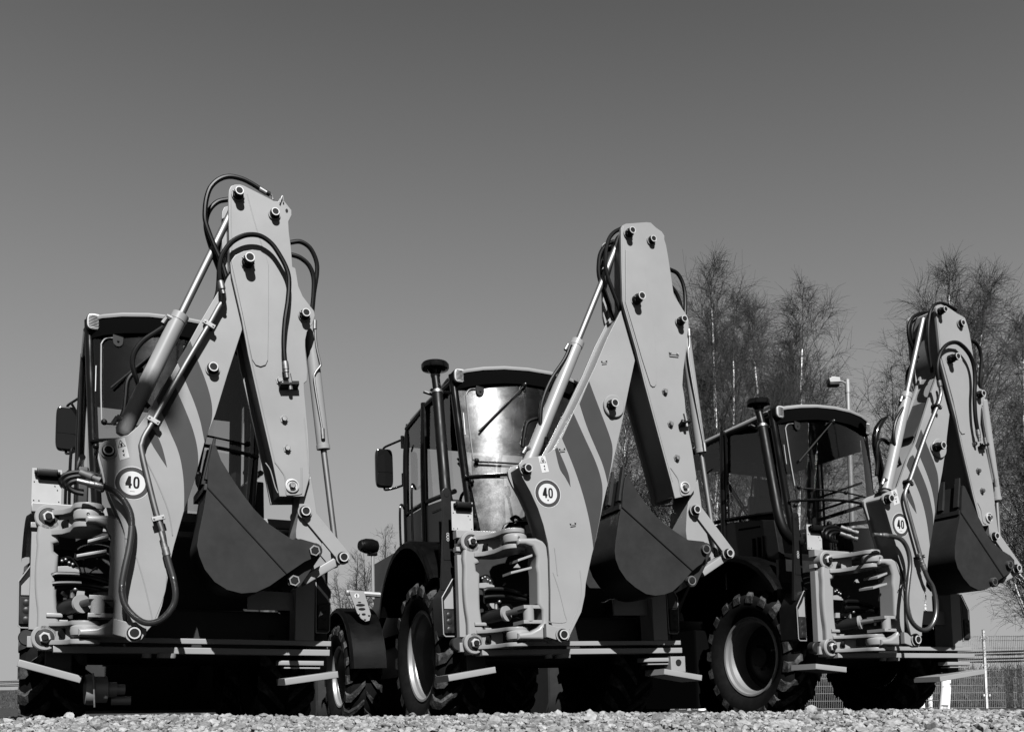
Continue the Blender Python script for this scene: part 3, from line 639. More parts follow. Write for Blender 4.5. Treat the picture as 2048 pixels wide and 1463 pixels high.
def k_carriage():
    b = B('paint')
    body = z5([(330,560),(326,600),(333,660),(333,720),(331,790),(333,860),(338,930),(346,1000),(356,1060),(362,1110),(364,1190),(372,1250),(395,1330),(455,1330),(490,1290),(500,1200),(478,1120),(466,1050),(458,980),(455,900),(455,800),(455,720),(428,696),(424,650),(452,640),(452,600),(470,540),(440,430),(340,430)], .0)
    b.flat([tuple(p) for p in body], -.022, .085, .04, seg=5)
    for zc in (1.28, .52):
        b.lathe([(.058, -.022), (.075, -.022), (.082, -.014), (.082, .06)], (.003, 0, zc), (0, 1, 0), 32, 'paint')
    # web between the arms, with its lightening hole
    for zt, zb, s_ in ((1.305, 1.20, 1), (.60, .498, -1)):
        b.poly([Vector((.05, -.012, zb)), Vector((.19, -.12, zb+.012)), Vector((.19, -.12, zt-.012)), Vector((.05, -.012, zt))], (.02, .05, 0), .004)
    b.box(.005, .10, -.035, .05, .648, .675, None, .008); b.box(.08, .13, -.05, .05, .618, .632, None, .004)
    # tongue plates that hold the swing pin
    def tongue(z, t, tilt=0):
        o = [(.02, .05), (.02, -.03), (.08, -.075), (.125, -.16), (.138, -.25)] + [(.222+.085*math.cos(a), -.245-.085*math.sin(a)) for a in [PI+PI*k/10*-1+0 for k in range(0, 11)]]
        o = [(.02, .05), (.02, -.03), (.08, -.075), (.125, -.16), (.143, -.285)] + [(.228-.085*math.cos(PI*k/10), -.285-.085*math.sin(PI*k/10)) for k in range(1, 11)] + [(.313, -.17), (.25, .0), (.2, .05)]
        b.poly([Vector((x, y, z-t+tilt*(-y))) for x, y in o], (0, 0, t), .005)
    tongue(1.325, .034, .02); tongue(1.198, .034, .05); tongue(.62, .028, -.02); tongue(.505, .030, -.01)
    return b
def k_hubbolts(zc):
    def f():
        b = B('frame', 'steel', 'pincap')
        b.lathe([(.060, -.004), (.054, -.024), (.030, -.026)], (.003, 0, zc), (0, 1, 0), 28, 'frame')
        b.lathe([(.036, -.02), (.036, -.046), (.031, -.052), (.021, -.052)], (.003, 0, zc), (0, 1, 0), 6, 'ring')
        b.lathe([(.0205, -.05), (.0205, -.066), (.018, -.069), (0, -.069)], (.003, 0, zc), (0, 1, 0), 16, 'pincap'); return b
    return f
def k_webhole(zc):
    def f():
        b = B('ink'); c = Vector((.112, -.064, zc)); b.lathe([(0, -.004), (.031, -.004), (.033, .02)], c, (-.6, 1, 0), 18, 'ink'); return b
    return f
def k_swing():
    b = B('paint')
    o = z5([(742,500),(738,470),(745,450),(880,450),(930,472),(972,520),(1000,590),(1010,700),(1010,1100),(985,1232),(905,1228),(745,1226),(742,1178),(840,1168),(900,1135),(930,1095),(925,1000),(893,950),(890,720),(880,665),(884,585),(850,515),(795,500)], -.37)
    b.flat([tuple(p) for p in o], -.41, -.235, .03, seg=4)
    for z0, z1 in ((1.216, 1.292), (.512, .588)):
        b.lathe([(0, z0), (.07, z0), (.086, z0+.014), (.09, (z0+z1)/2), (.086, z1-.014), (.07, z1), (0, z1)], (.232, -.305, 0), (0, 0, 1), 32)
    def tab(x0, x1, z, t, dz, y0=-.41, y1=-.2):
        b.poly([Vector((x0, y0, z)), Vector((x1, y0, z+dz)), Vector((x1, y0, z+dz+t)), Vector((x0, y0, z+t))], (0, y1-y0, 0), .004)
    p0 = z5([(772,612),(885,572),(718,708),(880,668)], -.40)
    tab(p0[0].x, p0[1].x, p0[0].z-.006, .018, p0[1].z-p0[0].z, -.36); tab(p0[2].x, p0[3].x, p0[2].z-.006, .018, p0[3].z-p0[2].z, -.36)
    q = z5([(806,962),(955,960),(806,1078),(955,1075)], -.41)
    for a in (0, 2): tab(q[a].x, q[a+1].x, q[a].z-.02, .026, 0, -.395)
    b.cyl((q[0].x+.05, -.36, q[2].z), (q[0].x+.05, -.36, q[0].z), .040, 24)
    return b
def k_ear():
    b = B('paint'); o = z5([(970,1102),(1062,1128),(1100,1120),(1150,1150),(1155,1200),(1130,1238),(1095,1240),(972,1205)], -.47)
    b.flat([tuple(p) for p in o], -.475, -.43, .006); return b
def k_pinmark():
    b = B('ink')
    for c in ((.225, -.396, 1.254), (.232, -.396, .547)):
        c = Vector(c); b.tube([c+Vector((.007*math.cos(a), 0, .008*math.sin(a))) for a in [k*PI/5 for k in range(9)]]+[c+Vector((.0, 0, -.02))], .0022, 5)
    return b
def k_swingram():
    b = B('body', 'chrome', 'steel', 'paint'); p = Vector((.30, -.33, .745)); q = Vector((.06, .09, .70)); ax = (q-p).normalized()
    b.cyl(p, p+ax*.2, .022, 16, 'chrome'); b.cyl(p+ax*.19, q, .052, 20, 'body'); b.cyl(p+ax*.185, p+ax*.205, .058, 20, 'paint')
    b.cyl(p+ax*.30+Vector((0, -.03, .05)), p+ax*.30+Vector((0, -.03, .10)), .015, 8, 'steel'); b.ball(p+ax*.27+Vector((.0, -.03, .10)), .016, 'steel')
    b.cyl(p+ax*.36+Vector((.01, -.03, .06)), p+ax*.36+Vector((-.03, -.06, .09)), .012, 8, 'steel')
    return b
def k_innards(w):
  def f():
    b = B('frame', 'paint', 'steel')
    if w == 0: b.flat([tuple(p) for p in z5([(455,790),(520,785),(572,808),(578,832),(455,828)], -.0)], -.0, .08, .004, 'paint')
    if w == 1: b.flat([tuple(p) for p in z5([(540,945),(582,945),(582,990),(534,990)], .08)], .08, .10, .002, 'paint')
    if w == 2: b.flat([tuple(p) for p in z5([(632,950),(700,950),(755,1035),(735,1045),(690,1000),(625,990)], .08)], .08, .10, .002, 'paint')
    if w == 3:
      for a, c in ((480,755),(500,745),(520,765),(540,775)):
        p = z5([(a, c)], -.01)[0]; b.ball(p, .011, 'steel')
    if w == 4: b.flat([tuple(v) for v in z5([(722,672),(752,640),(776,672)], .02)], .02, .04, .002, 'paint')
    return b
  return f
HOSES_IN = [([(492,850),(515,838),(560,836),(640,838),(720,855),(800,880),(868,905)], -.06), ([(492,872),(530,862),(600,868),(680,880),(760,890)], -.03),
            ([(492,902),(540,895),(640,893),(740,905),(860,932)], -.05), ([(492,922),(560,915),(660,915),(740,930)], -.02), ([(495,862),(560,850),(660,862),(760,885),(860,918)], -.02), ([(495,936),(530,925),(600,925),(720,935)], .0)]
def k_headhoses():                                                  # coils over the kingpost
    b = B('hose', 'steel')
    for k, r in enumerate((.075, .095, .115)):
        b.tube([Vector((.20+r*1.2*math.cos(a), .05+.02*k, 1.50+.02*k+r*.55*math.sin(a))) for a in [PI*.0+PI*1.5*q/12 for q in range(13)]], .017, 8, 'hose', smooth=2)
    return b
def k_midhoses():
    b = B('hose'); 
    for px, y in (([(640,390),(655,355),(690,335),(720,345),(735,380)], .0), ([(655,395),(680,360),(715,350),(760,330),(830,325)], .05), ([(700,300),(740,280),(780,320),(800,390)], .1)): b.tube(z5(px, y), .015, 8, smooth=4)
    return b
WIRES = [([(470,740),(520,730),(570,790),(585,830),(600,860)], .0, .005), ([(585,750),(592,800),(610,840),(640,810)], .02, .004), ([(520,950),(545,985),(590,1000),(600,1040)], -.06, .006), ([(700,870),(760,860),(815,870),(820,900)], .0, .005)]
def k_wire(k):
    def f():
        px, y, r = WIRES[k]; b = B('hose', 'steel'); P = z5(px, y); b.tube(P, r, 6, smooth=4); b.tube([P[-1], P[-1]+(P[-1]-P[-2]).normalized()*.03], r*1.7, 8, 'steel'); return b
    return f
def k_couplers():
    b = B('dullsteel', 'black')
    for (a, c), (d_, e), yy in (((1026,1062),(1058,1080),0), ):
        pass
    for p, q in (((.18, -.02, 1.58), (.30, -.10, 1.52)), ((.19, .0, 1.53), (.31, -.08, 1.47))):
        p = Vector(p); q = Vector(q); ax = q-p; L = ax.length
        b.lathe([(0, 0), (.02, 0), (.02, L*.35), (.024, L*.36), (.024, L*.6), (.017, L*.62), (.017, L*.8), (.022, L*.81), (.022, L), (0, L)], p, ax, 12, 'dullsteel')
    return b
# ---- cab
X0, X1 = .185, 1.455; XC = .82
def ry(x, z, off=0): return .70+.117*(z-2.1)-.15*(1-((x-XC)/.60)**2)*1.0+off if abs(x-XC) < .6 else .70+.117*(z-2.1)+off
def roof_plan(o=0, drop=0):
    P = [(.185, .84), (.22, .745), (.29, .685), (.42, .635), (.60, .60), (XC, .59)]
    R = P+[(2*XC-x, y) for x, y in P[-2::-1]]
    R += [(1.455, 1.95), (1.38, 2.14), (1.1, 2.24), (XC, 2.26), (.54, 2.24), (.26, 2.14), (.185, 1.95)]
    return [(XC+(x-XC)*(1-o), 1.4+(y-1.4)*(1-o)) for x, y in R]
def k_roof():
    b = B('paint')
    zt = lambda x, y: 2.925-.055*max(0, (y-1.0))/1.1-.05*((x-XC)/.62)**2
    bm = b.bm; lv = []
    for o, dz in ((.03, -.03), (.004, -.03), (.0, -.015), (.012, .0), (.08, .018), (.3, .04), (.7, .055)):
        lv.append([bm.verts.new((x, y, zt(x, y)+dz)) for x, y in roof_plan(o)])
    n = len(lv[0])
    for a in range(len(lv)-1):
        for q in range(n): bm.faces.new((lv[a][q], lv[a][(q+1) % n], lv[a+1][(q+1) % n], lv[a+1][q]))
    bm.faces.new(lv[-1]); bm.faces.new(lv[0][::-1]); return b
def k_headliner():
    b = B('matt'); bm = b.bm; lv = []
    for o, z in ((.012, 2.80), (.02, 2.73), (.10, 2.73), (.14, 2.80)):
        lv.append([bm.verts.new((x, y, z+(.06*(1-((x-XC)/.62)**2)-.03 if True else 0)-.05*max(0, y-1)/1.1+.02)) for x, y in roof_plan(o)])
    n = len(lv[0])
    for a in range(3):
        for q in range(n): bm.faces.new((lv[a][q], lv[a][(q+1) % n], lv[a+1][(q+1) % n], lv[a+1][q]))
    bm.faces.new(lv[3])
    # closes the gap between headliner and roof
    l0 = [bm.verts.new((x, y, 2.898-.055*max(0, (y-1.0))/1.1-.05*((x-XC)/.62)**2)) for x, y in roof_plan(.012)]
    for q in range(n): bm.faces.new((l0[q], l0[(q+1) % n], lv[0][(q+1) % n], lv[0][q]))
    return b
def mx(p): return Vector((2*XC-p.x, p.y, p.z))
PO = {'rear': [Vector((.210, .82, 2.87)), Vector((.228, .775, 2.5)), Vector((.256, .72, 2.0)), Vector((.272, .69, 1.75)), Vector((.295, .66, 1.42))],
      'mid': [Vector((.19, 1.52, 2.84)), Vector((.175, 1.53, 2.4)), Vector((.17, 1.54, 1.86)), Vector((.17, 1.54, 1.2))],
      'front': [Vector((.21, 2.06, 2.80)), Vector((.185, 2.10, 2.5)), Vector((.18, 2.12, 1.85)), Vector((.18, 2.12, 1.1))]}
def k_post(nm, side, r):
    def f():
        b = B('gloss'); P = [mx(p) if side else p for p in PO[nm]]; b.tube(P, r, 12, smooth=4); return b
    return f
def rearpane(z0, z1, xl0, xl1, nx=24, nz=10):
    g = []
    for a in range(nz+1):
        z = z0+(z1-z0)*a/nz; xl = xl0+(xl1-xl0)*a/nz; g.append([Vector((xl+(2*(XC-xl))*q/nx, ry(xl+(2*(XC-xl))*q/nx, z), z)) for q in range(nx+1)])
    return g
def k_glass_up(m='rearglass'): return B(m).sheet(rearpane(1.965, 2.79, .27, .235))
def k_glass_lo(m='rearglass'): return B(m).sheet(rearpane(1.47, 1.935, .325, .272))
def k_divider():
    b = B('black', 'gloss'); b.tube([Vector((x, ry(x, 1.95, -.008), 1.95+.02*(1-((x-XC)/.6)**2))) for x in [.235+1.17*k/16 for k in range(17)]], .014, 8, 'gloss'); return b
def k_handle():
    b = B('galv', 'black')
    pts = z6([(842,284),(815,284),(790,296),(774,325),(775,350),(800,600),(825,800)]); b.tube([p+Vector((0, -.012, 0)) for p in pts], .0055, 6, 'galv', smooth=4)
    pts2 = [Vector((x, ry(x, 2.07, -.03), 2.075-.01*k)) for k, x in enumerate([.33, .5, .7, .9, 1.1, 1.31])]; b.tube(pts2, .008, 8, 'black', smooth=3)
    for x, z in ((.323, 2.084), (.273, 1.905), (.82, 2.05), (1.317, 2.03)): b.ball((x, ry(x, z, -.035), z), .022, 'black')
    p = z6([(755,460),(768,620)]); b.tube([v+Vector((0, -.006, 0)) for v in p], .004, 6, 'galv')
    return b
def z6(pts):
    out = []
    for a, c in pts:
        p = U(1, 720+a/3.659, 700+c/3.659, .68)
        for _ in range(3): p = U(1, 720+a/3.659, 700+c/3.659, ry(p.x, p.z))
        out.append(p)
    return out
def k_bracket():
    c = z6([(872,270)])[0]; b = B('bucket', 'ink'); o = [(c.x-.036, c.z-.04), (c.x-.03, c.z-.065), (c.x-.01, c.z-.082), (c.x+.012, c.z-.082), (c.x+.03, c.z-.065), (c.x+.036, c.z-.04), (c.x+.036, c.z+.08), (c.x-.036, c.z+.08)]
    b.poly(v3(o, c.y-.024), (0, .012, 0), .003); b.ball((c.x, c.y-.024, c.z+.05), .009, 'ink'); b.ball((c.x, c.y-.024, c.z-.045), .009, 'ink'); return b
def k_wiper():
    a, e = z6([(1190,268), (862,600)]); a.y -= .04; e.y -= .03; b = B('ink', 'steel'); mm = a.lerp(e, .42)
    b.tube([a, mm], .007, 6, 'ink'); b.tube([a.lerp(e, .35), e], .009, 6, 'ink'); b.ball(a, .02, 'ink'); b.ball(a+Vector((0, -.02, .008)), .009, 'steel'); b.cyl(a+Vector((0, 0, 0)), a+Vector((0, .06, 0)), .02, 10, 'ink'); return b
def k_worklight(side):
    def f():
        c = Vector((.247, .72, 2.838)) if not side else Vector((1.385, .72, 2.80)); b = B('lens', 'ink', 'steel', 'ring')
        o = [(c.x+math.copysign(abs(math.cos(t))**.62, math.cos(t))*.054, c.z+math.copysign(abs(math.sin(t))**.62, math.sin(t))*.058) for t in [2*PI*k/32 for k in range(32)]]
        b.poly(v3(o, c.y), (0, .06, 0), .008, 'lens'); 
        o3 = [(c.x+(p[0]-c.x)*1.12, c.z+(p[1]-c.z)*1.12-.004) for p in o]; b.poly(v3(o3, c.y+.012), (0, .09, 0), .012, 'ink'); o2 = [(c.x+(p[0]-c.x)*.86, c.z+(p[1]-c.z)*.86) for p in o]; b.poly(v3(o2, c.y-.004), (0, .01, 0), .003, 'lens')
        for k in range(8):
            z = c.z-.038+.0108*k; hw = .043*math.sqrt(max(.05, 1-((z-c.z)/.056)**4)); b.tube([Vector((c.x-hw, c.y-.005, z+.003)), Vector((c.x, c.y-.0065, z)), Vector((c.x+hw, c.y-.005, z-.003))], .0025, 4, 'ink')
        b.box(c.x-.03, c.x+.03, c.y+.055, c.y+.12, c.z-.035, c.z+.03, 'ink', .01)
        b.tube([c+Vector((.02, .08, -.05)), c+Vector((.0, .06, -.075)), c+Vector((-.03, .05, -.07))], .012, 8, 'ink')
        b.tube([c+Vector((.06, .05, .03)), c+Vector((.10, .06, .035)), c+Vector((.115, .06, .0))], .005, 6, 'steel'); return b
    return f
def k_body():
    b = B('body', 'black', 'frame')
    for s_ in (0, 1):
        f = (lambda x: x) if not s_ else (lambda x: 2*XC-x)
        o = [(.74, 1.42), (.80, 1.79), (1.1, 1.845), (1.52, 1.885), (2.1, 1.90), (2.1, .95), (.74, .95)]
        b.poly([Vector((f(.165), y, z)) for y, z in o], (.07 if not s_ else -.07, 0, 0), .012, 'body')
    b.box(.30, 1.34, .66, .74, .75, 1.455, 'body', .02); b.box(.24, 1.40, .74, 2.1, 1.10, 1.18, 'frame')
    b.box(.25, 1.40, 2.05, 2.12, .9, 1.5, 'body', .01)
    # louvred panel low on the left flank
    for k in range(3): b.box(.145, .168, .93+.075*k, .965+.075*k, 1.44, 1.66, 'black', .012)
    return b
def k_side_glass(side):
    def f():
        b = B('glass'); x = .19 if not side else 2*XC-.19
        b.sheet([[Vector((x+.01, .84, 1.85)), Vector((x, 1.50, 1.90))], [Vector((x, .86, 2.36)), Vector((x-.01 if not side else x+.01, 1.50, 2.36))], [Vector((x+.015, .88, 2.80)), Vector((x, 1.50, 2.78))]]); return b
    return f
def k_door_glass(side):
    def f():
        b = B('glass'); x = .182 if not side else 2*XC-.182
        b.sheet([[Vector((x, 1.58, 1.90)), Vector((x, 2.06, 1.91))], [Vector((x, 1.58, 2.77)), Vector((x+.01, 2.04, 2.72))]]); return b
    return f
def k_screen():
    b = B('glass'); g = []
    for z in (1.5, 2.0, 2.45, 2.74): g.append([Vector((.23+1.18*k/12, 2.10+.10*(1-((k-6)/6)**2), z)) for k in range(13)])
    b.sheet(g); return b
def k_winframe():
    b = B('gloss')
    for s_ in (0, 1):
        f = (lambda v: Vector(v)) if not s_ else (lambda v: Vector((2*XC-v[0], v[1], v[2])))
        b.tube([f((.19, .80, 1.86)), f((.18, 1.1, 1.885)), f((.175, 1.54, 1.92)), f((.18, 2.1, 1.93))], .022, 8); b.tube([f((.2, .82, 2.80)), f((.19, 1.4, 2.80)), f((.2, 2.08, 2.76))], .03, 8)
        b.tube([f((.17, 1.455, 2.8)), f((.165, 1.455, 1.9))], .014, 6); b.tube([f((.165, 1.0, 1.76)), f((.16, 1.3, 1.78))], .01, 6)
    return b
def k_wipersfront():
    b = B('ink')
    for p, q, r in (((1452,958), (1497,1026), .010), ((1453,966), (1494,1030), .012), ((1506,952), (1498,1034), .012), ((1518,945), (1510,1040), .02)): b.tube([U(2, *p, 2.16), U(2, *q, 2.16)], r, 6)
    return b
def k_header():
    b = B('matt'); b.box(.22, 1.42, 1.98, 2.12, 2.585, 2.80, None, .02); b.box(1.36, 1.44, .86, 2.0, 2.60, 2.8, None, .02); b.box(.20, .28, .9, 2.0, 2.70, 2.8, None, .02)
    b.poly([Vector((x, y, 2.70)) for x, y in ((.25, .84), (.6, .72), (1.04, .72), (1.39, .84), (1.39, 2.0), (.25, 2.0))], (0, 0, .05)); return b
def k_seat():
    b = B('black'); b.box(.58, 1.02, 1.18, 1.62, 1.42, 1.56, None, .05); b.box(.60, 1.00, 1.56, 1.70, 1.5, 2.22, None, .06); b.box(.68, .92, 1.58, 1.68, 2.2, 2.42, None, .04); b.box(.66, .94, 1.25, 1.6, 1.15, 1.45, None, .03)
    for x in (.52, 1.04): b.box(x, x+.06, 1.22, 1.6, 1.72, 1.78, None, .02)
    return b
def k_console():
    b = B('black'); b.box(.42, .62, 1.78, 1.95, 1.15, 1.75, None, .03); b.tube([(.82, 2.0, 1.2), (.82, 1.85, 1.95)], .05, 10)
    P = [Vector((.82+.19*math.cos(t), 1.83+.06*math.sin(t), 2.0+.17*math.sin(t))) for t in [2*PI*k/24 for k in range(25)]]; b.tube(P, .015, 8)
    b.tube([(1.36, 1.5, 1.2), (1.36, 1.52, 2.75)], .05, 8); return b
LEV = [((.80, .92, 1.50), (.72, .90, 1.86), (.705, .88, 1.93)), ((1.04, .95, 1.45), (1.02, .93, 1.72), (1.0, .92, 1.83)), ((1.12, .95, 1.45), (1.10, .93, 1.70), (1.08, .92, 1.81)), ((1.2, .95, 1.45), (1.19, .93, 1.68), (1.17, .92, 1.79))]
def k_lever(k):
    def f():
        a, c, d = [Vector(p) for p in LEV[k]]; b = B('ink', 'black'); b.tube([a, c], .012, 8, 'ink'); b.tube([c, c.lerp(d, .4), d], [.016, .03, .026], 10, 'black'); b.ball(d, .028, 'black'); return b
    return f
def k_snorkel():
    b = B('black', 'steel', 'gloss')
    top = Vector((.058, .825, 2.87)); P = [Vector(p) for p in ((.06, .81, 2.80), (.057, .785, 2.69), (.055, .766, 2.6), (.047, .703, 2.3), (.04, .64, 2.0), (.035, .59, 1.78))]+[U(2, u, w, .565) for u, w in ((1568,1060), (1581,1077), (1602,1084))]
    b.tube(P[1:], .0465, 16, 'black', smooth=4); b.tube([top+Vector((0, 0, -.02)), P[1]+Vector((0, 0, .01))], .036, 14, 'black')
    b.lathe([(.049, -.012), (.049, .012)], P[1], P[0]-P[1], 18, 'steel')
    b.lathe([(0, -.03), (.036, -.03), (.06, .0), (.112, .012), (.118, .022), (.118, .052), (.108, .066), (.05, .076), (0, .078)], top+Vector((0, 0, .02)), (0, 0, 1), 32, 'gloss')
    b.lathe([(.037, -.055), (.043, -.035), (.037, -.03)], top+Vector((0, 0, .02)), (0, 0, 1), 20, 'steel')
    q = P[1]+Vector((0, 0, .02)); b.bx(q+Vector((.06, .02, .0)), (.12, .02, 0), (0, .02, 0), (0, 0, .006), 'gloss'); b.bx(q+Vector((-.05, .06, -.015)), (.05, .0, -.012), (0, .02, 0), (0, 0, .005), 'steel')
    return b
def k_mirror(side):
    def f():
        s_ = 1 if not side else -1; cx = .065 if not side else 2*XC-.065; c = Vector((cx, 2.42, 2.455)); b = B('gloss', 'mirrorglass')
        o = [(c.x+math.copysign(abs(math.cos(t))**.35, math.cos(t))*.088, c.z+math.copysign(abs(math.sin(t))**.35, math.sin(t))*.195) for t in [2*PI*k/36 for k in range(36)]]
        b.poly(v3(o, c.y), (0, .07, 0), .018, 'gloss')
        b.flat([(c.x+(p[0]-c.x)*.84, c.z+.0+max((p[1]-c.z)*.9, -.045)+0) for p in o], c.y-.003, c.y+.01, .001, 'mirrorglass')
        b.flat([(c.x+(p[0]-c.x)*.84, c.z-.115+(p[1]-c.z)*.34) for p in o], c.y-.003, c.y+.01, .001, 'mirrorglass')
        for dz in (.18, -.19):
            z = c.z+dz; b.tube([Vector((c.x, c.y+.04, z)), Vector((c.x+.005*s_, c.y+.02, z+(.03 if dz > 0 else -.03))), Vector((c.x+.06*s_, 2.3, z+(.04 if dz > 0 else -.04))), Vector((c.x+.115*s_, 2.12, z+(.04 if dz > 0 else -.04)))], .011, 8, 'gloss', smooth=4)
            b.cyl(Vector((c.x+.10*s_, 2.14, z-.05)), Vector((c.x+.10*s_, 2.14, z+.07)), .018, 10, 'gloss')
        return b
    return f
def k_rails():
    b = B('gloss')
    for x, y, z0, z1 in ((.08, 2.0, 1.50, 2.0), (.11, 1.72, 1.45, 2.13)):
        b.tube([Vector((x+.07, y+.1, z1-.02)), Vector((x+.03, y+.03, z1)), Vector((x, y, z1-.04)), Vector((x-.005, y, (z0+z1)/2)), Vector((x, y, z0))], .012, 8, smooth=4)
        b.box(x-.02, x+.06, y-.02, y+.03, z0-.03, z0, None, .004)
    b.tube([Vector((.13, 1.75, 2.45)), Vector((.10, 1.6, 2.46))], .01, 6)
    return b
def k_barsright():
    b = B('ink')
    for z in (2.0, 2.10, 2.24): b.tube([(1.42, .86, z+.03), (1.44, 1.5, z)], .012 if z > 2 else .02, 6)
    return b
# ---- chassis, wheels, front end
def fender_arc(cy, cz, R_, a0, a1, x0, x1, lip, n=18):
    def f():
        b = B('black'); g = []
        for k in range(n+1):
            t = math.radians(a0+(a1-a0)*k/n); cs, sn = math.cos(t), math.sin(t)
            g.append([Vector((x0, cy+R_*.93*cs, cz+R_*.93*sn)), Vector((x0, cy+(R_-.02)*cs, cz+(R_-.02)*sn)), Vector((x0+.025*(1 if x1 > x0 else -1), cy+R_*cs, cz+R_*sn)), Vector((x1, cy+R_*cs, cz+R_*sn))])
        b.sheet(g, thick=.012); return b
    return f
def lugs(b, R_, w, n, h):
    for k in range(n):
        for s_ in (-1, 1):
            t0 = 2*PI*(k+(.5 if s_ > 0 else 0))/n; segs = []
            for q, (ux, dt) in enumerate(((1.03, 0), (.80, .03), (.42, .17), (.04, .33))):
                t = t0+dt*1.0; x = s_*ux*w/2; rr = R_-.01-(.055 if q == 0 else .012 if q == 1 else 0)
                wd = (.105 if q == 0 else .09 if q == 1 else .065 if q == 2 else .05)
                segs.append((x, t, rr, wd, h+(.0 if q else .0)))
            V = []
            for x, t, rr, wd, hh in segs:
                row = []
                for (dr, f) in ((-.03, 1.15), (hh, .8)):
                    for sg in (-1, 1):
                        tt = t+sg*wd*f/2/R_; row.append(b.bm.verts.new((x, -(rr+dr)*math.cos(tt), (rr+dr)*math.sin(tt))))
                V.append(row)
            km = b.mi('lug')
            for a in range(len(V)-1):
                A, C = V[a], V[a+1]
                for fc in ((A[2], A[3], C[3], C[2]), (A[0], A[2], C[2], C[0]), (A[3], A[1], C[1], C[3])):
                    f = b.bm.faces.new(fc if s_ > 0 else fc[::-1]); f.material_index = km
            f = b.bm.faces.new((V[0][0], V[0][1], V[0][3], V[0][2])); f.material_index = km
            f = b.bm.faces.new((V[-1][0], V[-1][2], V[-1][3], V[-1][1])); f.material_index = km
def k_tyre(R_, r, w, n):
    def f():
        b = B('rubber', 'lug'); h = w/2
        b.lathe([(r, -h*.66), (r+.03, -h*.82), (r+(R_-r)*.35, -h*1.0), (r+(R_-r)*.62, -h*1.0), (R_-.075, -h*.93), (R_-.045, -h*.80), (R_-.035, -h*.4), (R_-.03, 0), (R_-.035, h*.4), (R_-.045, h*.80), (R_-.075, h*.93), (r+(R_-r)*.6, h), (r+.03, h*.82), (r, h*.66)], (0, 0, 0), (1, 0, 0), 72, 'rubber')
        lugs(b, R_-.03, w, n, .036); return b
    return f
def k_rim(r, w, dish):
    def f():
        b = B('rim', 'frame', 'steel'); h = w/2*.72
        b.lathe([(r+.012, -h), (r+.016, -h-.008), (r+.006, -h-.016), (r-.012, -h-.012), (r-.016, -h+.02), (r-.04, -h+.035), (r-.05, -h+.10), (r-.056, -h+.11), (r-.058, -h+dish)], (0, 0, 0), (1, 0, 0), 64, 'rim')
        b.lathe([(r-.058, -h+dish), (r-.10, -h+dish+.01), (r*.62, -h+dish-.02), (r*.45, -h+dish-.05), (.10, -h+dish-.05), (.09, -h+dish-.09), (0, -h+dish-.09)], (0, 0, 0), (1, 0, 0), 48, 'frame')  # wheel disc near black: the shade in the dish is put into its colour
        for k in range(8):
            t = 2*PI*k/8; c = Vector((-h+dish-.05, r*.33*math.cos(t), r*.33*math.sin(t))); b.cyl(c, c-Vector((.018, 0, 0)), .014, 6, 'frame')
        b.tube([Vector((-h+.06, (r-.05)*1*math.cos(2.75), (r-.05)*math.sin(2.75))), Vector((-h+.05, (r-.085)*math.cos(2.75), (r-.085)*math.sin(2.75))), Vector((-h+.02, (r-.1)*math.cos(2.75), (r-.1)*math.sin(2.75)))], .009, 8, 'steel')
        return b
    return f
def k_hood():
    b = B('body', 'black'); b.box(.34, 1.30, 2.16, 4.0, .85, 1.72, 'body', .05); b.box(.38, 1.26, 3.9, 4.06, .75, 1.6, 'black', .03); return b
def k_arm(side):
    def f():
        b = B('body'); x = .20 if not side else 1.36
        o = [(2.05, 1.55), (2.3, 1.62), (3.2, 1.35), (4.3, .75), (4.9, .30), (4.85, .16), (4.6, .22), (4.1, .5), (3.1, 1.12), (2.05, 1.35)]
        b.poly([Vector((x, y, z)) for y, z in o], (.08, 0, 0), .01); return b
    return f
def k_loaderbucket():
    b = B('bucket', 'frame')
    o = [(4.75, .62), (4.72, .2), (4.85, -.05), (5.4, -.10), (5.4, -.06), (4.9, .0), (4.8, .22), (4.82, .62)]
    b.poly([Vector((-.16, y, z)) for y, z in o], (1.96, 0, 0), .005)
    for x in (-.18, 1.78): b.poly([Vector((x, y, z)) for y, z in ((4.72, .62), (4.72, .1), (4.85, -.08), (5.4, -.1), (5.2, .3), (4.9, .62))], (.03, 0, 0), .004)
    return b
def k_headlamp():
    b = B('black', 'lens', 'gloss'); c = Vector((.05, 3.0, 1.765)); b.lathe([(0, -.11), (.062, -.10), (.078, -.05), (.080, .02), (.066, .075), (.0, .09)], c, (1, .25, 0), 20, 'gloss')
    b.lathe([(0, -.0), (.05, .0), (.055, .02)], c+Vector((-.115, -.03, 0)), (1, .25, 0), 14, 'black'); b.tube([c+Vector((.03, 0, -.07)), c+Vector((.03, .02, -.55))], .017, 8, 'galv'); b.box(c.x-.02, c.x+.075, c.y-.03, c.y+.05, c.z-.095, c.z-.06, 'black', .01); return b
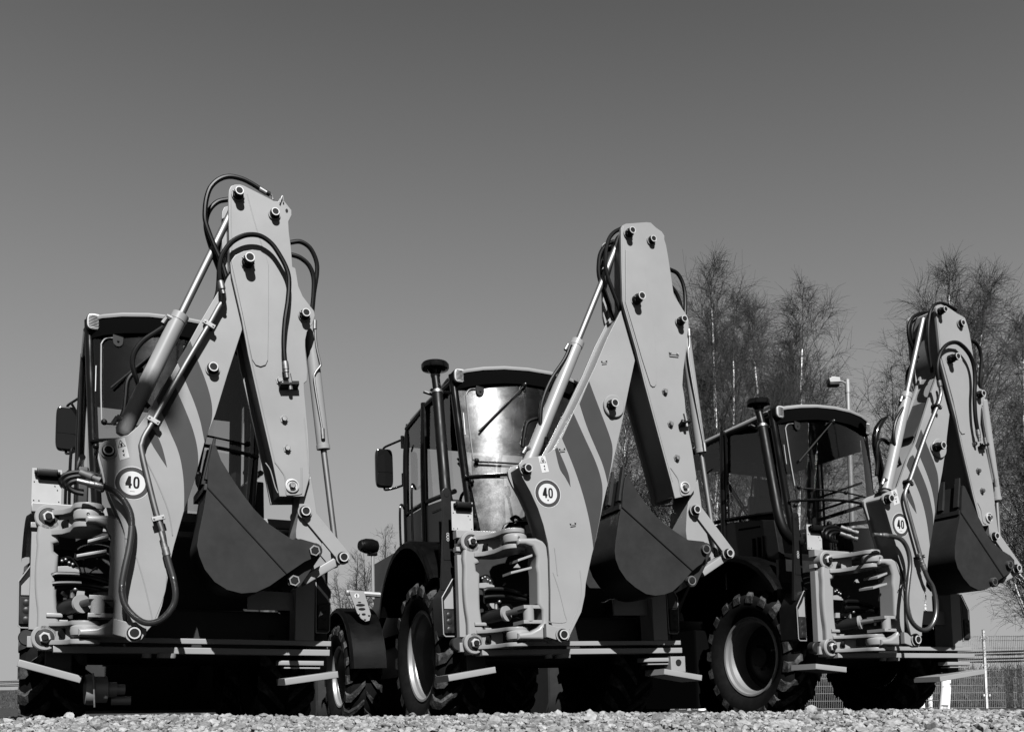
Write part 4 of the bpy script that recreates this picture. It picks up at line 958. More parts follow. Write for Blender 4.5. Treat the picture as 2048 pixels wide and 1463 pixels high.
def k_fenderplate():
    b = B('paint', 'ink', 'sticker', 'steel'); P = [U(1, u, w, 2.86) for u, w in ((698,1181), (728,1181), (742,1228), (739,1240), (731,1242), (722,1236), (714,1224))]
    b.poly(P, (0, .02, 0), .003, 'paint')
    def at(u, w): return U(1, u, w, 2.857)
    for u, w, ru, rw in ((719,1203.5,3.5,1.2), (721,1209,9,2.6), (724,1217,7,2.6), (727.5,1227.5,4,2.2)):
        b.poly([at(u+ru*math.cos(2*PI*k/14), w+rw*math.sin(2*PI*k/14)) for k in range(14)], (0, .004, 0), 0, 'ink')
    b.poly([at(713.5+5.2*math.cos(2*PI*k/18), 1190.5+4.8*math.sin(2*PI*k/18)) for k in range(18)], (0, .004, 0), 0, 'sticker')
    b.poly([U(1, u, w, 2.854) for u, w in ((712.6,1187.2), (714.6,1187.2), (714.6,1193.8), (712.8,1193.8), (712.8,1189.2), (711.6,1189.4))], (0, .004, 0), 0, 'ink')
    for u, w in ((717.5,1227), (738,1229), (730,1237)): b.ball(at(u, w), .012, 'steel')
    b.tube([U(1, 692, 1184, 2.9), U(1, 760, 1189, 2.9)], .028, 8, 'galv'); return b
def k_frontfender():
    return fender_arc(3.42, .46, .70, 30, 178, -.24, .12, 0)()
PADS = [([(38,1317), (165,1351)], [(569,1356), (676,1341)]), ([(896,1349), (991,1332)], [(1329,1336), (1405,1349)]), ([(1632,1326), (1694,1333)], [(1880,1352), (1970,1337)])]
def pad(i, side, root):
    (u0, w0), (u1, w1) = PADS[i][side]; a, e = U(i, u0, w0, -.12), U(i, u1, w1, -.12); h = .055; b = B('paint')
    n = (e-a); n.y = 0; n.normalize(); up = Vector((-n.z, 0, n.x)); L = (e-a).length
    b.poly([a-up*0, e, e-up*h*.85, a-up*h*.85], (0, .30, 0), .008)
    ft = part('stabilizer_foot', b, root)
    if (i, side) != (1, 1): return
    b = B('paint', 'pincap'); c = (a+e)/2+Vector((0, .12, .03)); b.box(c.x-.07, c.x+.07, c.y-.05, c.y+.05, c.z-.03, c.z+.10, 'paint', .01); b.lathe([(0, -.008), (.025, -.008), (.025, .01)], (c.x, c.y-.05, c.z+.05), (0, 1, 0), 14, 'pincap'); part('foot_socket', b, ft)
def k_junk():                                                      # driveline bits under the left loader
    b = B('galv', 'steel', 'frame'); c = U(0, 193, 1378, .06)
    b.lathe([(.0, -.07), (.095, -.07), (.10, -.05), (.10, -.02), (.085, -.015), (.085, .06), (.05, .07), (.05, .12), (.035, .12), (.035, .17), (0, .17)], c, (1, .1, 0), 28, 'galv')
    b.tube([U(0, 186, 1345, -.06), U(0, 188, 1375, -.07), U(0, 189, 1413, -.06)], .006, 6, 'steel')
    p = U(0, 222, 1400, .1); b.cyl(p, p+Vector((.12, 0, 0)), .03, 14, 'galv'); return b

def loader(i, label):
    root = bpy.data.objects.new('backhoe_loader', None); COL.objects.link(root)
    root.matrix_world = Matrix.Translation(POS[i]+Vector((0, 0, CAMZ))) @ ROT[i].to_4x4()
    tag(root, label, 'backhoe loader', 'backhoe loaders parked in a row')
    def C(name, key, f, parent=root, ang=35): return part(name, f, parent, key, ang)
    fr = C('rear_frame', 'frame', k_frame)
    for s_ in (0, 1):
        h = C('light_housing', 'hous%d' % s_, k_housing(s_)); C('tail_light', 'tail%d' % s_, k_tail(s_), h)
        pad(i, s_, root)
    pl = C('number_plate_holder', 'plate', k_plate); C('plate_lamp', 'pl', k_platelamp, pl)
    if i: C('lifting_bar', 'lift', k_lift)
    kc = C('swing_carriage', 'carr', k_carriage)
    for zc in (1.28, .52): C('clamp_bolt', 'cb%s' % zc, k_hubbolts(zc), kc)
    for zc in (1.232, .547): C('web_hole', 'wh%s' % zc, k_webhole(zc), kc)
    sw = C('swing_post', 'swing', k_swing); C('pin_mark', 'pm', k_pinmark, sw); C('boom_ear', 'ear', k_ear, sw); C('swing_ram', 'swr', k_swingram, sw)
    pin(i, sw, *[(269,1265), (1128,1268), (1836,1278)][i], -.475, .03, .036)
    for k, nm in enumerate(('valve_bracket', 'hose_bracket', 'hose_bracket', 'pipe_fitting', 'lock_tab')): C(nm, 'inn%d' % k, k_innards(k))
    for k, (px, y) in enumerate(HOSES_IN): C('swing_hose', 'sh%d' % k, lambda px=px, y=y: B('hose').tube(z5(px, y-.10), .0155, 8, smooth=4))
    if i != 1: C('coupling', 'coup', k_couplers)
    C('coiled_hose', 'hh%d' % (i == 1), k_headhoses if i != 1 else k_midhoses)
    cab = C('cab', 'body', k_body)
    C('roof', 'roof', k_roof, cab); C('headliner', 'headl', k_headliner, cab)
    for nm in ('rear', 'mid', 'front'):
        for s_ in (0, 1): C('cab_post', nm+str(s_), k_post(nm, s_, .036 if nm == 'rear' else .034 if nm == 'mid' else .03), cab)
    gm = 'rearglass' if i == 1 else 'cleanglass'; C('rear_window', 'gu'+gm, lambda: k_glass_up(gm), cab); C('lower_rear_window', 'gl'+gm, lambda: k_glass_lo(gm), cab); C('window_bar', 'div', k_divider, cab)
    C('window_handle', 'hand', k_handle, cab); C('window_bracket', 'brk', k_bracket, cab); C('wiper', 'wip', k_wiper, cab)
    for s_ in (0, 1):
        C('side_window', 'sg%d' % s_, k_side_glass(s_), cab); C('door_window', 'dg%d' % s_, k_door_glass(s_), cab)
    C('windscreen', 'ws', k_screen, cab); C('window_frame', 'wf', k_winframe, cab); C('front_wiper', 'fw', k_wipersfront, cab)
    C('cab_header', 'header', k_header, cab); C('seat', 'seat', k_seat, cab); C('steering_column', 'cons', k_console, cab)
    for k in range(4): C('control_lever', 'lev%d' % k, k_lever(k), cab)
    C('grab_rail', 'rail', k_rails, cab); C('inside_rail', 'brs', k_barsright, cab)
    for s_ in (0, 1): C('work_light', 'wl%d' % s_, k_worklight(s_))
    C('wing_mirror', 'mir0', k_mirror(0))
    if i: C('air_snorkel', 'snork', k_snorkel)
    if i == 2:
        b = B('gloss', 'steel'); P = [U(2, u, w, .80) for u, w in ((1775,833), (1764,842), (1755,856), (1751,872), (1751,890), (1754,905), (1760,935), (1768,980))]; b.tube(P, [.008, .03]+[.036]*6+[.036], 12) if False else b.tube(P, [.012, .03, .036, .037, .037, .037, .04, .04], 12, 'gloss')
        b.lathe([(.04, -.02), (.04, .0)], P[5], P[6]-P[5], 14, 'steel'); part('exhaust_stack', b, root)
    C('rear_fender', 'rf0', fender_arc(1.18, .62, .86, 20, 148, -.165, .22, 0)); C('rear_fender', 'rf1', fender_arc(1.18, .62, .86, 20, 148, 2*XC+.165, 2*XC-.22, 0))
    for x, y, z, k in ((.045, .906, .484, 'r'), (1.60, .906, .484, 'r'), (-.06, 3.42, .43, 'f'), (1.70, 3.42, .43, 'f')):
        R_, r, w, n, dish = (.635, .365, .40, 19, .20) if k == 'r' else (.575, .315, .36, 17, .17)
        e = bpy.data.objects.new('wheel', None); COL.objects.link(e); e.parent = root; e.location = (x, y, z); e.rotation_euler = (random.uniform(0, 6) if False else .11*i, 0, 0)
        if x > 1: e.rotation_euler = (.2, 0, PI)
        ty = part('tyre', k_tyre(R_, r, w, n), e, 'ty'+k, 40); part('rim', k_rim(r, w, dish), e, 'rim'+k, 40)
    if i == 2: C('dark_gap_filler', 'gapfill', lambda: B('matt').box(-.12, .30, 1.70, 2.66, .0, .80, 'matt', .04))  # added black box that keeps the gap between the wheels dark
    for k in range(4): C('wire', 'wire%d' % k, k_wire(k))
    C('hood', 'hood', k_hood)
    for s_ in (0, 1): C('loader_arm', 'arm%d' % s_, k_arm(s_))
    C('loader_bucket', 'lbk', k_loaderbucket); C('headlight', 'hl', k_headlamp); C('front_fender', 'ff', k_frontfender); C('fender_plate', 'fp', k_fenderplate)
    if i == 0: C('drive_coupling', 'junk', k_junk)
    backhoe(i, root)
    return root
loader(0, "largest backhoe loader, leftmost of the three, without a snorkel, armoured hose looping below its sticker")
loader(1, "middle backhoe loader with bright sun glare on its cab window and no armoured hose loop")
loader(2, "smallest backhoe loader, on the right, with see-through cab, black exhaust elbow and bent snorkel")
# ---------------------------------------------------------------- yard, gravel, bank, fence, trees, sky
def sstep(a, b, x): t = min(1, max(0, (x-a)/(b-a))); return t*t*(3-2*t)
RA = Vector((17.7, 34, 0)); RD = Vector((-52.7, 34, 0)).normalized(); RN = Vector((RD.y, -RD.x, 0))     # guard-rail line and its normal (towards camera if negative)
if RN.y > 0: RN = -RN
def gh(x, y):
    """height of the ground"""
    cr = .1875+.006*(abs(x)/2)**1.2+.006*math.sin(x*1.3+.6)+.006*math.exp(-((x+1.3)/.6)**2)-.003*math.exp(-(x/1.0)**2)+.004*math.sin(x*4.1+1)
    near = .150+.02*math.sin(x*.9)*.3
    hump = near+(cr-near)*sstep(2.0, 3.9, y) if y < 3.9 else cr*(1-sstep(4.05, 5.4, y))
    if y < 1.5: hump *= sstep(-4, 0, y)
    hump *= 1-sstep(8, 14, abs(x))
    s = (Vector((x, y, 0))-RA).dot(RN)
    bank = 1.30*sstep(5.6, .6, s) if y > 15 else 0
    return hump+bank
def add_mesh(name, verts, faces, mats, mi=None, smooth=True):
    me = bpy.data.meshes.new(name); me.from_pydata(verts, [], faces)
    for k in mats: me.materials.append(M[k] if isinstance(k, str) else k)
    if mi is not None: me.polygons.foreach_set("material_index", mi)
    me.polygons.foreach_set("use_smooth", [smooth]*len(me.polygons)); me.update()
    return me
def axis(vals):
    out = []
    for a, b, n in vals: out += [a+(b-a)*k/n for k in range(n)]
    return out+[vals[-1][1]]
xs = axis([(-400, -60, 8), (-60, -14, 16), (-14, -4, 20), (-4, 4, 64), (4, 14, 20), (14, 40, 20), (40, 400, 8)])
ys = axis([(-60, -4, 10), (-4, 1.6, 10), (1.6, 5.6, 64), (5.6, 16, 14), (16, 70, 64), (70, 600, 10)])
V = [(x, y, gh(x, y)) for y in ys for x in xs]; nx = len(xs)
Fc = [(a*nx+q, a*nx+q+1, (a+1)*nx+q+1, (a+1)*nx+q) for a in range(len(ys)-1) for q in range(nx-1)]
def ground_mat():
    m = bpy.data.materials.new('yard_ground'); m.use_nodes = True; N = m.node_tree.nodes; L = m.node_tree.links; b = N["Principled BSDF"]
    g = N.new("ShaderNodeNewGeometry"); sx = N.new("ShaderNodeSeparateXYZ"); L.new(g.outputs["Position"], sx.inputs[0])
    n = N.new("ShaderNodeTexNoise"); n.inputs["Scale"].default_value = 30; n.inputs["Detail"].default_value = 8; L.new(g.outputs["Position"], n.inputs["Vector"])
    n2 = N.new("ShaderNodeTexNoise"); n2.inputs["Scale"].default_value = 2.2; n2.inputs["Detail"].default_value = 10; n2.inputs["Roughness"].default_value = .7; L.new(g.outputs["Position"], n2.inputs["Vector"])
    r1 = N.new("ShaderNodeMapRange"); r1.inputs[1].default_value = .3; r1.inputs[2].default_value = .7; r1.inputs[3].default_value = .015; r1.inputs[4].default_value = .06; L.new(n.outputs["Fac"], r1.inputs[0])
    r2 = N.new("ShaderNodeMapRange"); r2.inputs[1].default_value = .35; r2.inputs[2].default_value = .68; r2.inputs[3].default_value = .004; r2.inputs[4].default_value = .015; L.new(n2.outputs["Fac"], r2.inputs[0])
    st = N.new("ShaderNodeMapRange"); st.inputs[1].default_value = 1.6; st.inputs[2].default_value = 2.0
    ab = N.new("ShaderNodeMath"); ab.operation = 'SUBTRACT'; ab.inputs[1].default_value = 3.4; L.new(sx.outputs["Y"], ab.inputs[0]); a2 = N.new("ShaderNodeMath"); a2.operation = 'ABSOLUTE'; L.new(ab.outputs[0], a2.inputs[0]); L.new(a2.outputs[0], st.inputs[0])
    mx_ = N.new("ShaderNodeMix"); mx_.data_type = 'FLOAT'; L.new(st.outputs[0], mx_.inputs[0]); L.new(r1.outputs[0], mx_.inputs[2]); L.new(r2.outputs[0], mx_.inputs[3])
    L.new(mx_.outputs[0], b.inputs["Base Color"]); b.inputs["Roughness"].default_value = .95; b.inputs["Specular IOR Level"].default_value = .1
    bp = N.new("ShaderNodeBump"); bp.inputs["Strength"].default_value = .6; bp.inputs["Distance"].default_value = .03; L.new(n.outputs["Fac"], bp.inputs["Height"]); L.new(bp.outputs[0], b.inputs["Normal"]); return m
M['ground'] = ground_mat()
tag(link('ground', add_mesh('ground', V, Fc, ['ground'])), None, None, kind='structure')
# crushed stone in front
def stone_mat():
    m = bpy.data.materials.new('crushed_stone'); m.use_nodes = True; N = m.node_tree.nodes; L = m.node_tree.links; b = N["Principled BSDF"]
    g = N.new("ShaderNodeNewGeometry"); r = N.new("ShaderNodeMapRange"); r.inputs[3].default_value = .028; r.inputs[4].default_value = .088; L.new(g.outputs["Random Per Island"], r.inputs[0])
    n = N.new("ShaderNodeTexNoise"); n.inputs["Scale"].default_value = 90; n.inputs["Detail"].default_value = 6; L.new(g.outputs["Position"], n.inputs["Vector"])
    r2 = N.new("ShaderNodeMapRange"); r2.inputs[1].default_value = .3; r2.inputs[2].default_value = .7; r2.inputs[3].default_value = .7; r2.inputs[4].default_value = 1.25; L.new(n.outputs["Fac"], r2.inputs[0])
    mm = N.new("ShaderNodeMath"); mm.operation = 'MULTIPLY'; L.new(r.outputs[0], mm.inputs[0]); L.new(r2.outputs[0], mm.inputs[1]); L.new(mm.outputs[0], b.inputs["Base Color"])
    b.inputs["Roughness"].default_value = .85; b.inputs["Specular IOR Level"].default_value = .25
    bp = N.new("ShaderNodeBump"); bp.inputs["Strength"].default_value = .5; bp.inputs["Distance"].default_value = .004; L.new(n.outputs["Fac"], bp.inputs["Height"]); L.new(bp.outputs[0], b.inputs["Normal"]); return m
M['stone'] = stone_mat()
def ico(sub):
    bm = bmesh.new(); bmesh.ops.create_icosphere(bm, subdivisions=sub, radius=1); v = np.array([p.co[:] for p in bm.verts]); f = np.array([[q.index for q in p.verts] for p in bm.faces]); bm.free(); return v, f
def stones(n, sub, r0, r1, power):
    v, f = ico(sub); y = 2.15+(4.45-2.15)*rng.random(n); x = (rng.random(n)*2-1)*(.62*y+.25); r = r0+(r1-r0)*rng.random(n)**power
    P = []
    for k in range(n):
        w = v*(1+rng.normal(0, .13, (len(v), 1)))
        # chop a few facets so the stones look crushed rather than rolled
        for _ in range(5):
            d = rng.normal(size=3); d /= np.linalg.norm(d); c = w@d; lim = .45+.35*rng.random(); w = w-np.outer(np.maximum(c-lim, 0), d)
        w = w*np.array([1, .62+.35*rng.random(), .5+.3*rng.random()])*r[k]
        q, _ = np.linalg.qr(rng.normal(size=(3, 3))); a = rng.random()*6.28; ca, sa = math.cos(a), math.sin(a)
        t = rng.normal(0, .35, 2); Rz = np.array([[ca, -sa, 0], [sa, ca, 0], [0, 0, 1]]); Rx = np.array([[1, 0, 0], [0, math.cos(t[0]), -math.sin(t[0])], [0, math.sin(t[0]), math.cos(t[0])]])
        w = w@(Rz@Rx).T; P.append(w+np.array([x[k], y[k], gh(x[k], y[k])+r[k]*(.05+.45*rng.random())]))
    return np.concatenate(P), np.concatenate([f+k*len(v) for k in range(n)])
va, fa = stones(9000, 2, .007, .017, 1.6); vb, fb = stones(16000, 1, .003, .009, 1.2); vc, fc = stones(90, 2, .018, .032, 1.5)
vv = np.concatenate([va, vb, vc]); ff = np.concatenate([fa, fb+len(va), fc+len(va)+len(vb)])
me = bpy.data.meshes.new('gravel'); me.vertices.add(len(vv)); me.vertices.foreach_set('co', vv.ravel()); me.loops.add(ff.size); me.loops.foreach_set('vertex_index', ff.ravel().astype(np.int32))
me.polygons.add(len(ff)); me.polygons.foreach_set('loop_start', np.arange(0, ff.size, 3, dtype=np.int32)); me.update(calc_edges=True); me.polygons.foreach_set('use_smooth', [False]*len(ff)); me.materials.append(M['stone'])
tag(link('gravel', me), 'pale crushed gravel spread along the front of the yard', 'gravel', kind='stuff')
# dry grass on the bank
M['grass'] = mat('dry_grass', .05, .9, var=.6, scale=30, spec=.1)
V = []; Fc = []
for k in range(15000):
    s = rng.random()*6.2; u = -62+74*rng.random(); p = RA+RD*(-6+66*rng.random()**1.3)+RN*s; z = gh(p.x, p.y)
    if p.y < 20: continue
    h = .10+.25*rng.random(); d = rng.normal(0, .12, 2); w_ = .010+.012*rng.random(); n = len(V)
    V += [(p.x-w_, p.y, z-.02), (p.x+w_, p.y, z-.02), (p.x+d[0], p.y+d[1], z+h)]; Fc.append((n, n+1, n+2))
tag(link('grass', add_mesh('grass', V, Fc, ['grass'], smooth=False)), 'dry grass tufts on the bank behind the fence', 'grass', kind='stuff')
# guard rail along the road on the bank
root = bpy.data.objects.new('guard_rail', None); COL.objects.link(root); root.location = RA; tag(root, 'pale steel crash barrier along the road on the bank behind the loaders', 'guard rail')
b = B('galv'); zr = 1.30
for dz in (.55, .30):
    o = [(-.04, -.10), (.02, -.05), (-.04, 0), (.02, .05), (-.04, .10)]
    a0, a1 = -RD*30, RD*75
    for k in range(4): b.quad(a0-RN*o[k][0]+Vector((0, 0, zr+dz+o[k][1])), a1-RN*o[k][0]+Vector((0, 0, zr+dz+o[k][1])), a1-RN*o[k+1][0]+Vector((0, 0, zr+dz+o[k+1][1])), a0-RN*o[k+1][0]+Vector((0, 0, zr+dz+o[k+1][1])))
part('rail_beam', b, root, ang=-20)
for k in range(24):
    p = RD*(-26+4.2*k); b = B('frame'); b.bx(p-RN*.12+Vector((0, 0, zr+.25)), RD*.05, RN*.03, Vector((0, 0, .45))); part('rail_post', b, root)
# welded mesh fence
FY = 26.
root = bpy.data.objects.new('mesh_fence', None); COL.objects.link(root); root.location = (0, FY, 0); tag(root, 'pale welded wire mesh fence with thin steel posts behind the right loader', 'fence')
def fence_post(k):
    def f():
        b = B('postwhite'); b.box(-.03, .03, -.03, .03, -.1, 2.12, 'postwhite', .006)
        for z in (.35, 1.15, 1.9):
            for s_ in (-.075, .075): b.box(s_-.02, s_+.02, -.05, -.02, z-.03, z+.03, 'postwhite', .004)
        return b
    return f
x0 = (1965-1024)/F*FY+.05
for k in range(-5, 3):
    o = part('fence_post', fence_post(0), root, key='fencepost'); o.location = (x0+2.52*k, 0, 0)
    if k == 2: continue
    def panel():
        b = B('galv')
        for q in range(50): b.bx((.05*q+.025, .03, .98), (.0028, 0, 0), (0, .0028, 0), (0, 0, .98), 'galv')
        for z in (.02, .22, .42, .62, .82, 1.02, 1.22, 1.42, 1.62, 1.82, 1.93):
            for yy in (.022, .038): b.bx((1.26, yy, z), (1.25, 0, 0), (0, .004, 0), (0, 0, .004), 'galv')
        return b
    o = part('wire_panel', panel, root, key='fencepanel'); o.location = (x0+2.52*k, 0, 0)
# street lamp
p = W(1717, 1402, 21); root = bpy.data.objects.new('street_lamp', None); COL.objects.link(root); root.location = (p.x, p.y, 0); tag(root, 'grey street lamp on a thin post behind the right loader cab', 'street lamp')
b = B('galv'); zt = (1402-768)/F*21+.25+.15
b.lathe([(.085, 0), (.075, 3), (.05, zt-.5), (.05, zt)], (0, 0, 0), (0, 0, 1), 14); b.lathe([(.06, zt-.25), (.06, zt+.05), (0, zt+.06)], (0, 0, 0), (0, 0, 1), 14); part('lamp_post', b, root)
b = B('galv'); b.tube([(0, 0, zt-.05), (-.12, -.03, zt), (-.2, -.04, zt+.02)], .022, 8); part('lamp_arm', b, root)
b = B('galv', 'black'); b.poly([Vector((-.18, -.12, zt-.03)), Vector((-.42, -.12, zt-.04)), Vector((-.44, -.12, zt+.05)), Vector((-.36, -.12, zt+.10)), Vector((-.2, -.12, zt+.08))], (0, .24, 0), .02, 'white'); b.box(-.43, -.2, -.10, .10, zt-.10, zt-.035, 'black', .03); part('lamp_head', b, root)
# the lamp on the viewer's side whose shadow falls across the left loader
def lamp_at(base, head_dir, H):
    root = bpy.data.objects.new('street_lamp', None); COL.objects.link(root); root.location = base
    b = B('galv'); b.lathe([(.10, 0), (.085, H*.5), (.065, H), (0, H+.03)], (0, 0, 0), (0, 0, 1), 16); part('lamp_post', b, root)
    h = Vector(head_dir).normalized(); s = Vector((-h.y, h.x, 0)); b = B('galv'); b.tube([Vector((0, 0, H-.15)), h*.06+Vector((0, 0, H-.03)), h*.12+Vector((0, 0, H))], .03, 8); part('lamp_arm', b, root)
    b = B('galv', 'black'); b.bx(h*.21+Vector((0, 0, H+.0)), h*.15, s*.13, Vector((0, 0, .08)), 'galv', .04); part('lamp_head', b, root); return root
SD = ROT[1] @ Vector((.18, 1, -.87)); SD.normalize()               # the way the sunlight travels
Q = ROT[0] @ U(0, 221, 1080, -.42) + POS[0] + Vector((0, 0, CAMZ)); Q2 = ROT[0] @ U(0, 300, 785, -.33) + POS[0] + Vector((0, 0, CAMZ))
t_ = 12.; Pq = Q2-SD*t_; pb = Q-SD*t_
hd = Vector((Pq.x-pb.x, 0, 0)); tag(lamp_at((pb.x, pb.y, 0), (1, .1, 0), Pq.z), "tall street lamp on the viewer's side, its soft shadow on the left loader", 'street lamp')
# ---- bare birches
def bark_mat():
    m = bpy.data.materials.new('birch_bark'); m.use_nodes = True; N = m.node_tree.nodes; L = m.node_tree.links; b = N["Principled BSDF"]
    tc = N.new("ShaderNodeTexCoord"); mp = N.new("ShaderNodeMapping"); mp.inputs["Scale"].default_value = (2, 2, 7); L.new(tc.outputs["Object"], mp.inputs[0])
    n = N.new("ShaderNodeTexNoise"); n.inputs["Scale"].default_value = 1.6; n.inputs["Detail"].default_value = 8; L.new(mp.outputs[0], n.inputs["Vector"])
    r = N.new("ShaderNodeMapRange"); r.inputs[1].default_value = .36; r.inputs[2].default_value = .44; r.inputs[3].default_value = .015; r.inputs[4].default_value = .27; L.new(n.outputs["Fac"], r.inputs[0])
    L.new(r.outputs[0], b.inputs["Base Color"]); b.inputs["Roughness"].default_value = .8; return m
M['bark'] = bark_mat(); M['twig'] = mat('twig_bark', .030, .85, var=.4, spec=.15)
def grow(seed, stems, crown=.25, nb=40, n2=10, n3=11, l1=.30, thin=1., r0=.098, droop=1.):
    rg = np.random.default_rng(seed); T = []; K = []                # polylines with radii
    def line(p, d, L, ra, rb, n, wob, trop):
        P = [np.array(p, float)]; d = np.array(d, float); d /= np.linalg.norm(d); d0 = d.copy()
        for k in range(n):
            d = d+rg.normal(0, wob, 3)+np.array([0, 0, trop])+(.22*(d0-d) if n > 20 else 0); d /= np.linalg.norm(d); P.append(P[-1]+d*L/n)
        R = [ra+(rb-ra)*k/n for k in range(n+1)]; return P, R, d
    def perp(d, ang):
        a = rg.normal(size=3); a -= d*(a@d); a /= np.linalg.norm(a); return d*math.cos(ang)+a*math.sin(ang)
    for (dx, dy, H, lean, lean2, rs) in stems:
        P, R, _ = line((dx, dy, 0), (lean, lean2, 1), H, r0*rs, .008, 22, .024, .012); T.append((P, R)); K.append(0)
        for q in range(nb):
            t = crown+(1-crown)*(q+rg.random())/nb; f = t*22; a = min(int(f), 21); p = P[a]+(P[a+1]-P[a])*(f-a); dd = P[a+1]-P[a]; dd /= np.linalg.norm(dd)
            L1 = H*l1*(1-((t-crown)/(1-crown)))**.75*(.6+.5*rg.random())+.25; ra = max(.006, R[a]*.38)
            P1, R1, _ = line(p, perp(dd, .50+.35*rg.random()), L1, ra, .004, 8, .09, .05); T.append((P1, R1)); K.append(1)
            m2 = max(3, int(n2*(.4+L1/(H*l1))))
            for s in range(m2):
                g = .15+.85*(s+rg.random())/m2; g8 = min(int(g*8), 7); p2 = P1[g8]; d2 = P1[g8+1]-P1[g8]; d2 /= np.linalg.norm(d2); L2 = L1*.45*(1-.5*g)*(.5+.8*rg.random())+.15
                P2, R2, _ = line(p2, perp(d2, .5+.4*rg.random()), L2, .0055, .003, 5, .12, .02); T.append((P2, R2)); K.append(1)
                for u in range(n3):
                    a3 = min(int(rg.random()*5), 4); d3 = P2[a3+1]-P2[a3]; d3 /= np.linalg.norm(d3)
                    P3, R3, _ = line(P2[a3], perp(d3, .4+.5*rg.random()), (.25+.55*rg.random())*min(1, .5+L1*.35), .0034, .0022, 4, .13, -.16*droop*rg.random()); T.append((P3, R3)); K.append(1)
    V = []; Fc = []; MI = []; VT = []; FT = []; MT = []
    for (P, R), k in zip(T, K):
        big = R[0] > .03; sides = 8 if big else 3; A, Bf, C = (VT, FT, MT) if k == 0 else (V, Fc, MI); st = len(A); up = np.array([1., .3, .2])
        for q, p in enumerate(P):
            t = P[min(q+1, len(P)-1)]-P[max(q-1, 0)]; t /= np.linalg.norm(t)+1e-9; u_ = up-t*(up@t); u_ /= np.linalg.norm(u_)+1e-9; w_ = np.cross(t, u_)
            for s in range(sides): A.append(tuple(p+(u_*math.cos(2*PI*s/sides)+w_*math.sin(2*PI*s/sides))*R[q]*thin))
        for q in range(len(P)-1):
            for s in range(sides):
                Bf.append((st+q*sides+s, st+q*sides+(s+1) % sides, st+(q+1)*sides+(s+1) % sides, st+(q+1)*sides+s)); C.append(0 if k == 0 and R[q] > .018 or R[q] > .02 else 1)
    return (VT, FT, MT), (V, Fc, MI)
def birch(px, dist, label, seed, stems, **kw):
    p = W(px, 1402, dist); r = bpy.data.objects.new('birch_tree', None); COL.objects.link(r); r.location = (p.x, p.y, gh(p.x, p.y)-.03); tag(r, label, 'tree', 'bare birches behind the loaders')
    t, c = grow(seed, stems, **kw); link('trunk', add_mesh('trunk', t[0], t[1], ['bark', 'twig'], t[2]), r); link('crown', add_mesh('crown', c[0], c[1], ['bark', 'twig'], c[2]), r)
birch(1402, 25, 'bare birch with one tall white trunk rising behind the dipper of the middle loader', 3, [(0, 0, 11.9, .062, .02, 1.), (.25, .2, 10.9, .095, 0, .65), (-.3, .1, 10.0, .02, .05, .6)], nb=48, l1=.33, crown=.34)
birch(1575, 26, 'bare birch with two slender white stems above the cab of the right loader', 5, [(-.3, 0, 11.2, .01, .02, .75), (.05, .1, 11.6, .05, 0, .8), (.4, .3, 10.4, .085, .1, .6)], nb=46, l1=.32, crown=.36)
birch(1268, 27, 'bare birch seen between the boom and dipper of the middle loader', 8, [(0, 0, 8.8, -.02, 0, .9), (.4, .2, 9.2, .04, .02, .8), (-.5, 0, 8.9, -.08, 0, .6)], nb=28, crown=.35)
birch(1830, 27, 'bare birch leaning left between the street lamp and the right loader boom', 11, [(.2, 0, 9.6, -.035, .02, .8), (.5, .2, 9.0, .03, 0, .7)], nb=22, l1=.27, crown=.35)
birch(1887, 24, 'bare birch with thick white trunk standing at the fence beside the right loader', 14, [(0, 0, 11.4, .10, .03, 1.35), (.0, .15, 11.2, .135, 0, .8)], nb=44, crown=.33, l1=.36)
birch(2075, 25, 'bare birch with drooping branches at the right edge of the photo', 17, [(0, 0, 10.2, .01, .03, 1.1), (-.1, .2, 8.4, .12, .02, .7), (.2, .1, 9.6, .08, 0, .8)], nb=38, crown=.16, l1=.36)
def far(px, dist, H, label, seed):
    p = W(px, 1402, dist); r = bpy.data.objects.new('small_tree', None); COL.objects.link(r); r.location = (p.x, p.y, gh(p.x, p.y)); tag(r, label, 'tree', 'small bare trees far behind')
    t, c = grow(seed, [(0, 0, H, .02, 0, 1.), (.3, 0, H*.9, .1, 0, .7), (-.3, 0, H*.85, -.12, 0, .7)], nb=22, n2=7, n3=5, l1=.36, thin=2.2, droop=-.3, crown=.15)
    link('trunk', add_mesh('trunk', t[0], t[1], ['twig', 'twig'], t[2]), r); link('crown', add_mesh('crown', c[0], c[1], ['twig', 'twig'], c[2]), r)
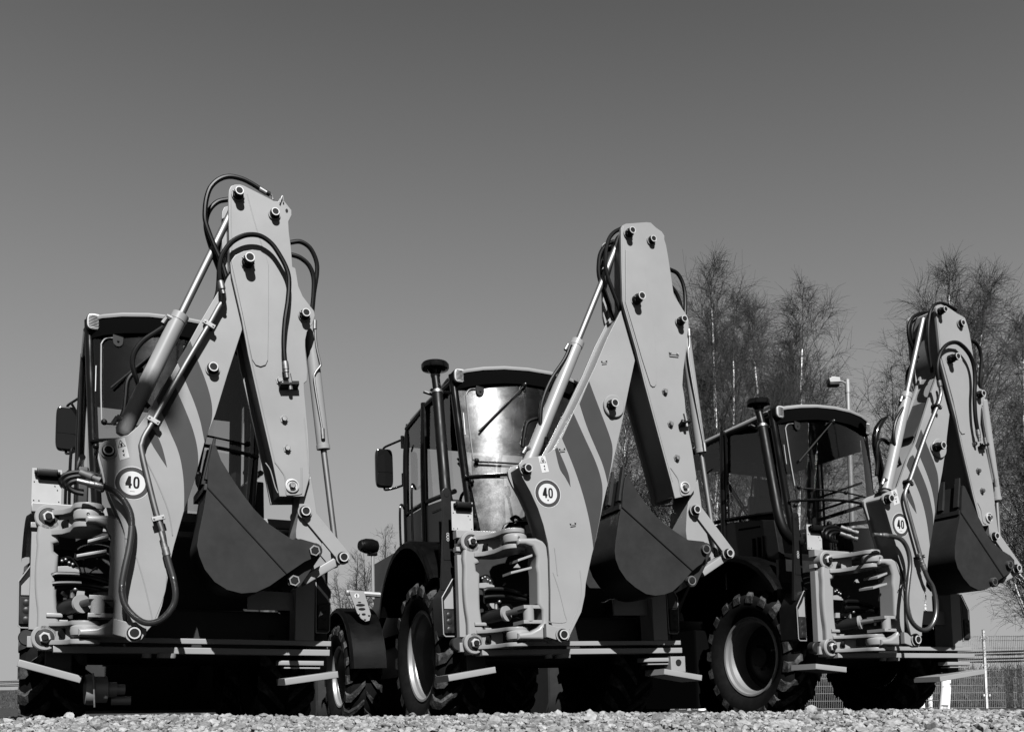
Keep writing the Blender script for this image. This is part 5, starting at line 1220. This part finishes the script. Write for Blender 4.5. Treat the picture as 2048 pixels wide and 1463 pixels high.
far(703, 75, 10.6, 'small bare tree far off, left of the front headlight of the middle loader', 21)
far(762, 75, 12.6, 'small bare tree far off, behind the front headlight of the middle loader', 22)

# ---------------------------------------------------------------- light
EXPO = 2.42
sun = bpy.data.lights.new('sun', 'SUN'); sun.energy = 5; sun.angle = math.radians(.5); so = bpy.data.objects.new('sun', sun); COL.objects.link(so); so.rotation_euler = SD.to_track_quat('-Z', 'Y').to_euler(); so.location = (0, -5, 20)
w = bpy.data.worlds.new("World"); SC.world = w; w.use_nodes = True; N = w.node_tree.nodes; L = w.node_tree.links; bg = N["Background"]
sky = N.new("ShaderNodeTexSky"); sky.sky_type = 'NISHITA'; sky.sun_disc = False; sky.sun_elevation = math.asin(-SD.z); sky.sun_rotation = math.atan2(-SD.x, -SD.y)
sky.air_density = 1.; sky.dust_density = .2; sky.ozone_density = 1.
mixc = N.new("ShaderNodeSeparateColor"); L.new(sky.outputs[0], mixc.inputs[0])
def mth(op, a, v):
    n = N.new("ShaderNodeMath"); n.operation = op
    for k, q in enumerate((a, v)):
        if isinstance(q, (int, float)): n.inputs[k].default_value = q
        else: L.new(q, n.inputs[k])
    return n.outputs[0]
# the red-filtered film flattens the horizon glow and deepens the zenith
t_ = mth('MULTIPLY', mixc.outputs[0], .12); t_ = mth('SUBTRACT', t_, .0705); t_ = mth('MULTIPLY', t_, -7.3); t_ = mth('EXPONENT', t_, 0.); t_ = mth('SUBTRACT', 1., t_); t_ = mth('MULTIPLY', t_, .42); t_ = mth('MAXIMUM', t_, .02)
pw = mth('DIVIDE', t_, .06*2**EXPO)
cc = N.new("ShaderNodeCombineColor")
for k in range(3): L.new(pw, cc.inputs[k])
L.new(cc.outputs[0], bg.inputs[0]); bg.inputs[1].default_value = .06
vs = SC.view_settings; vs.view_transform = 'Standard'; vs.look = 'None'; vs.exposure = EXPO; vs.gamma = 1.0; vs.use_curve_mapping = False
SC.cycles.max_bounces = 6; SC.cycles.transparent_max_bounces = 16; SC.cycles.sample_clamp_indirect = 4
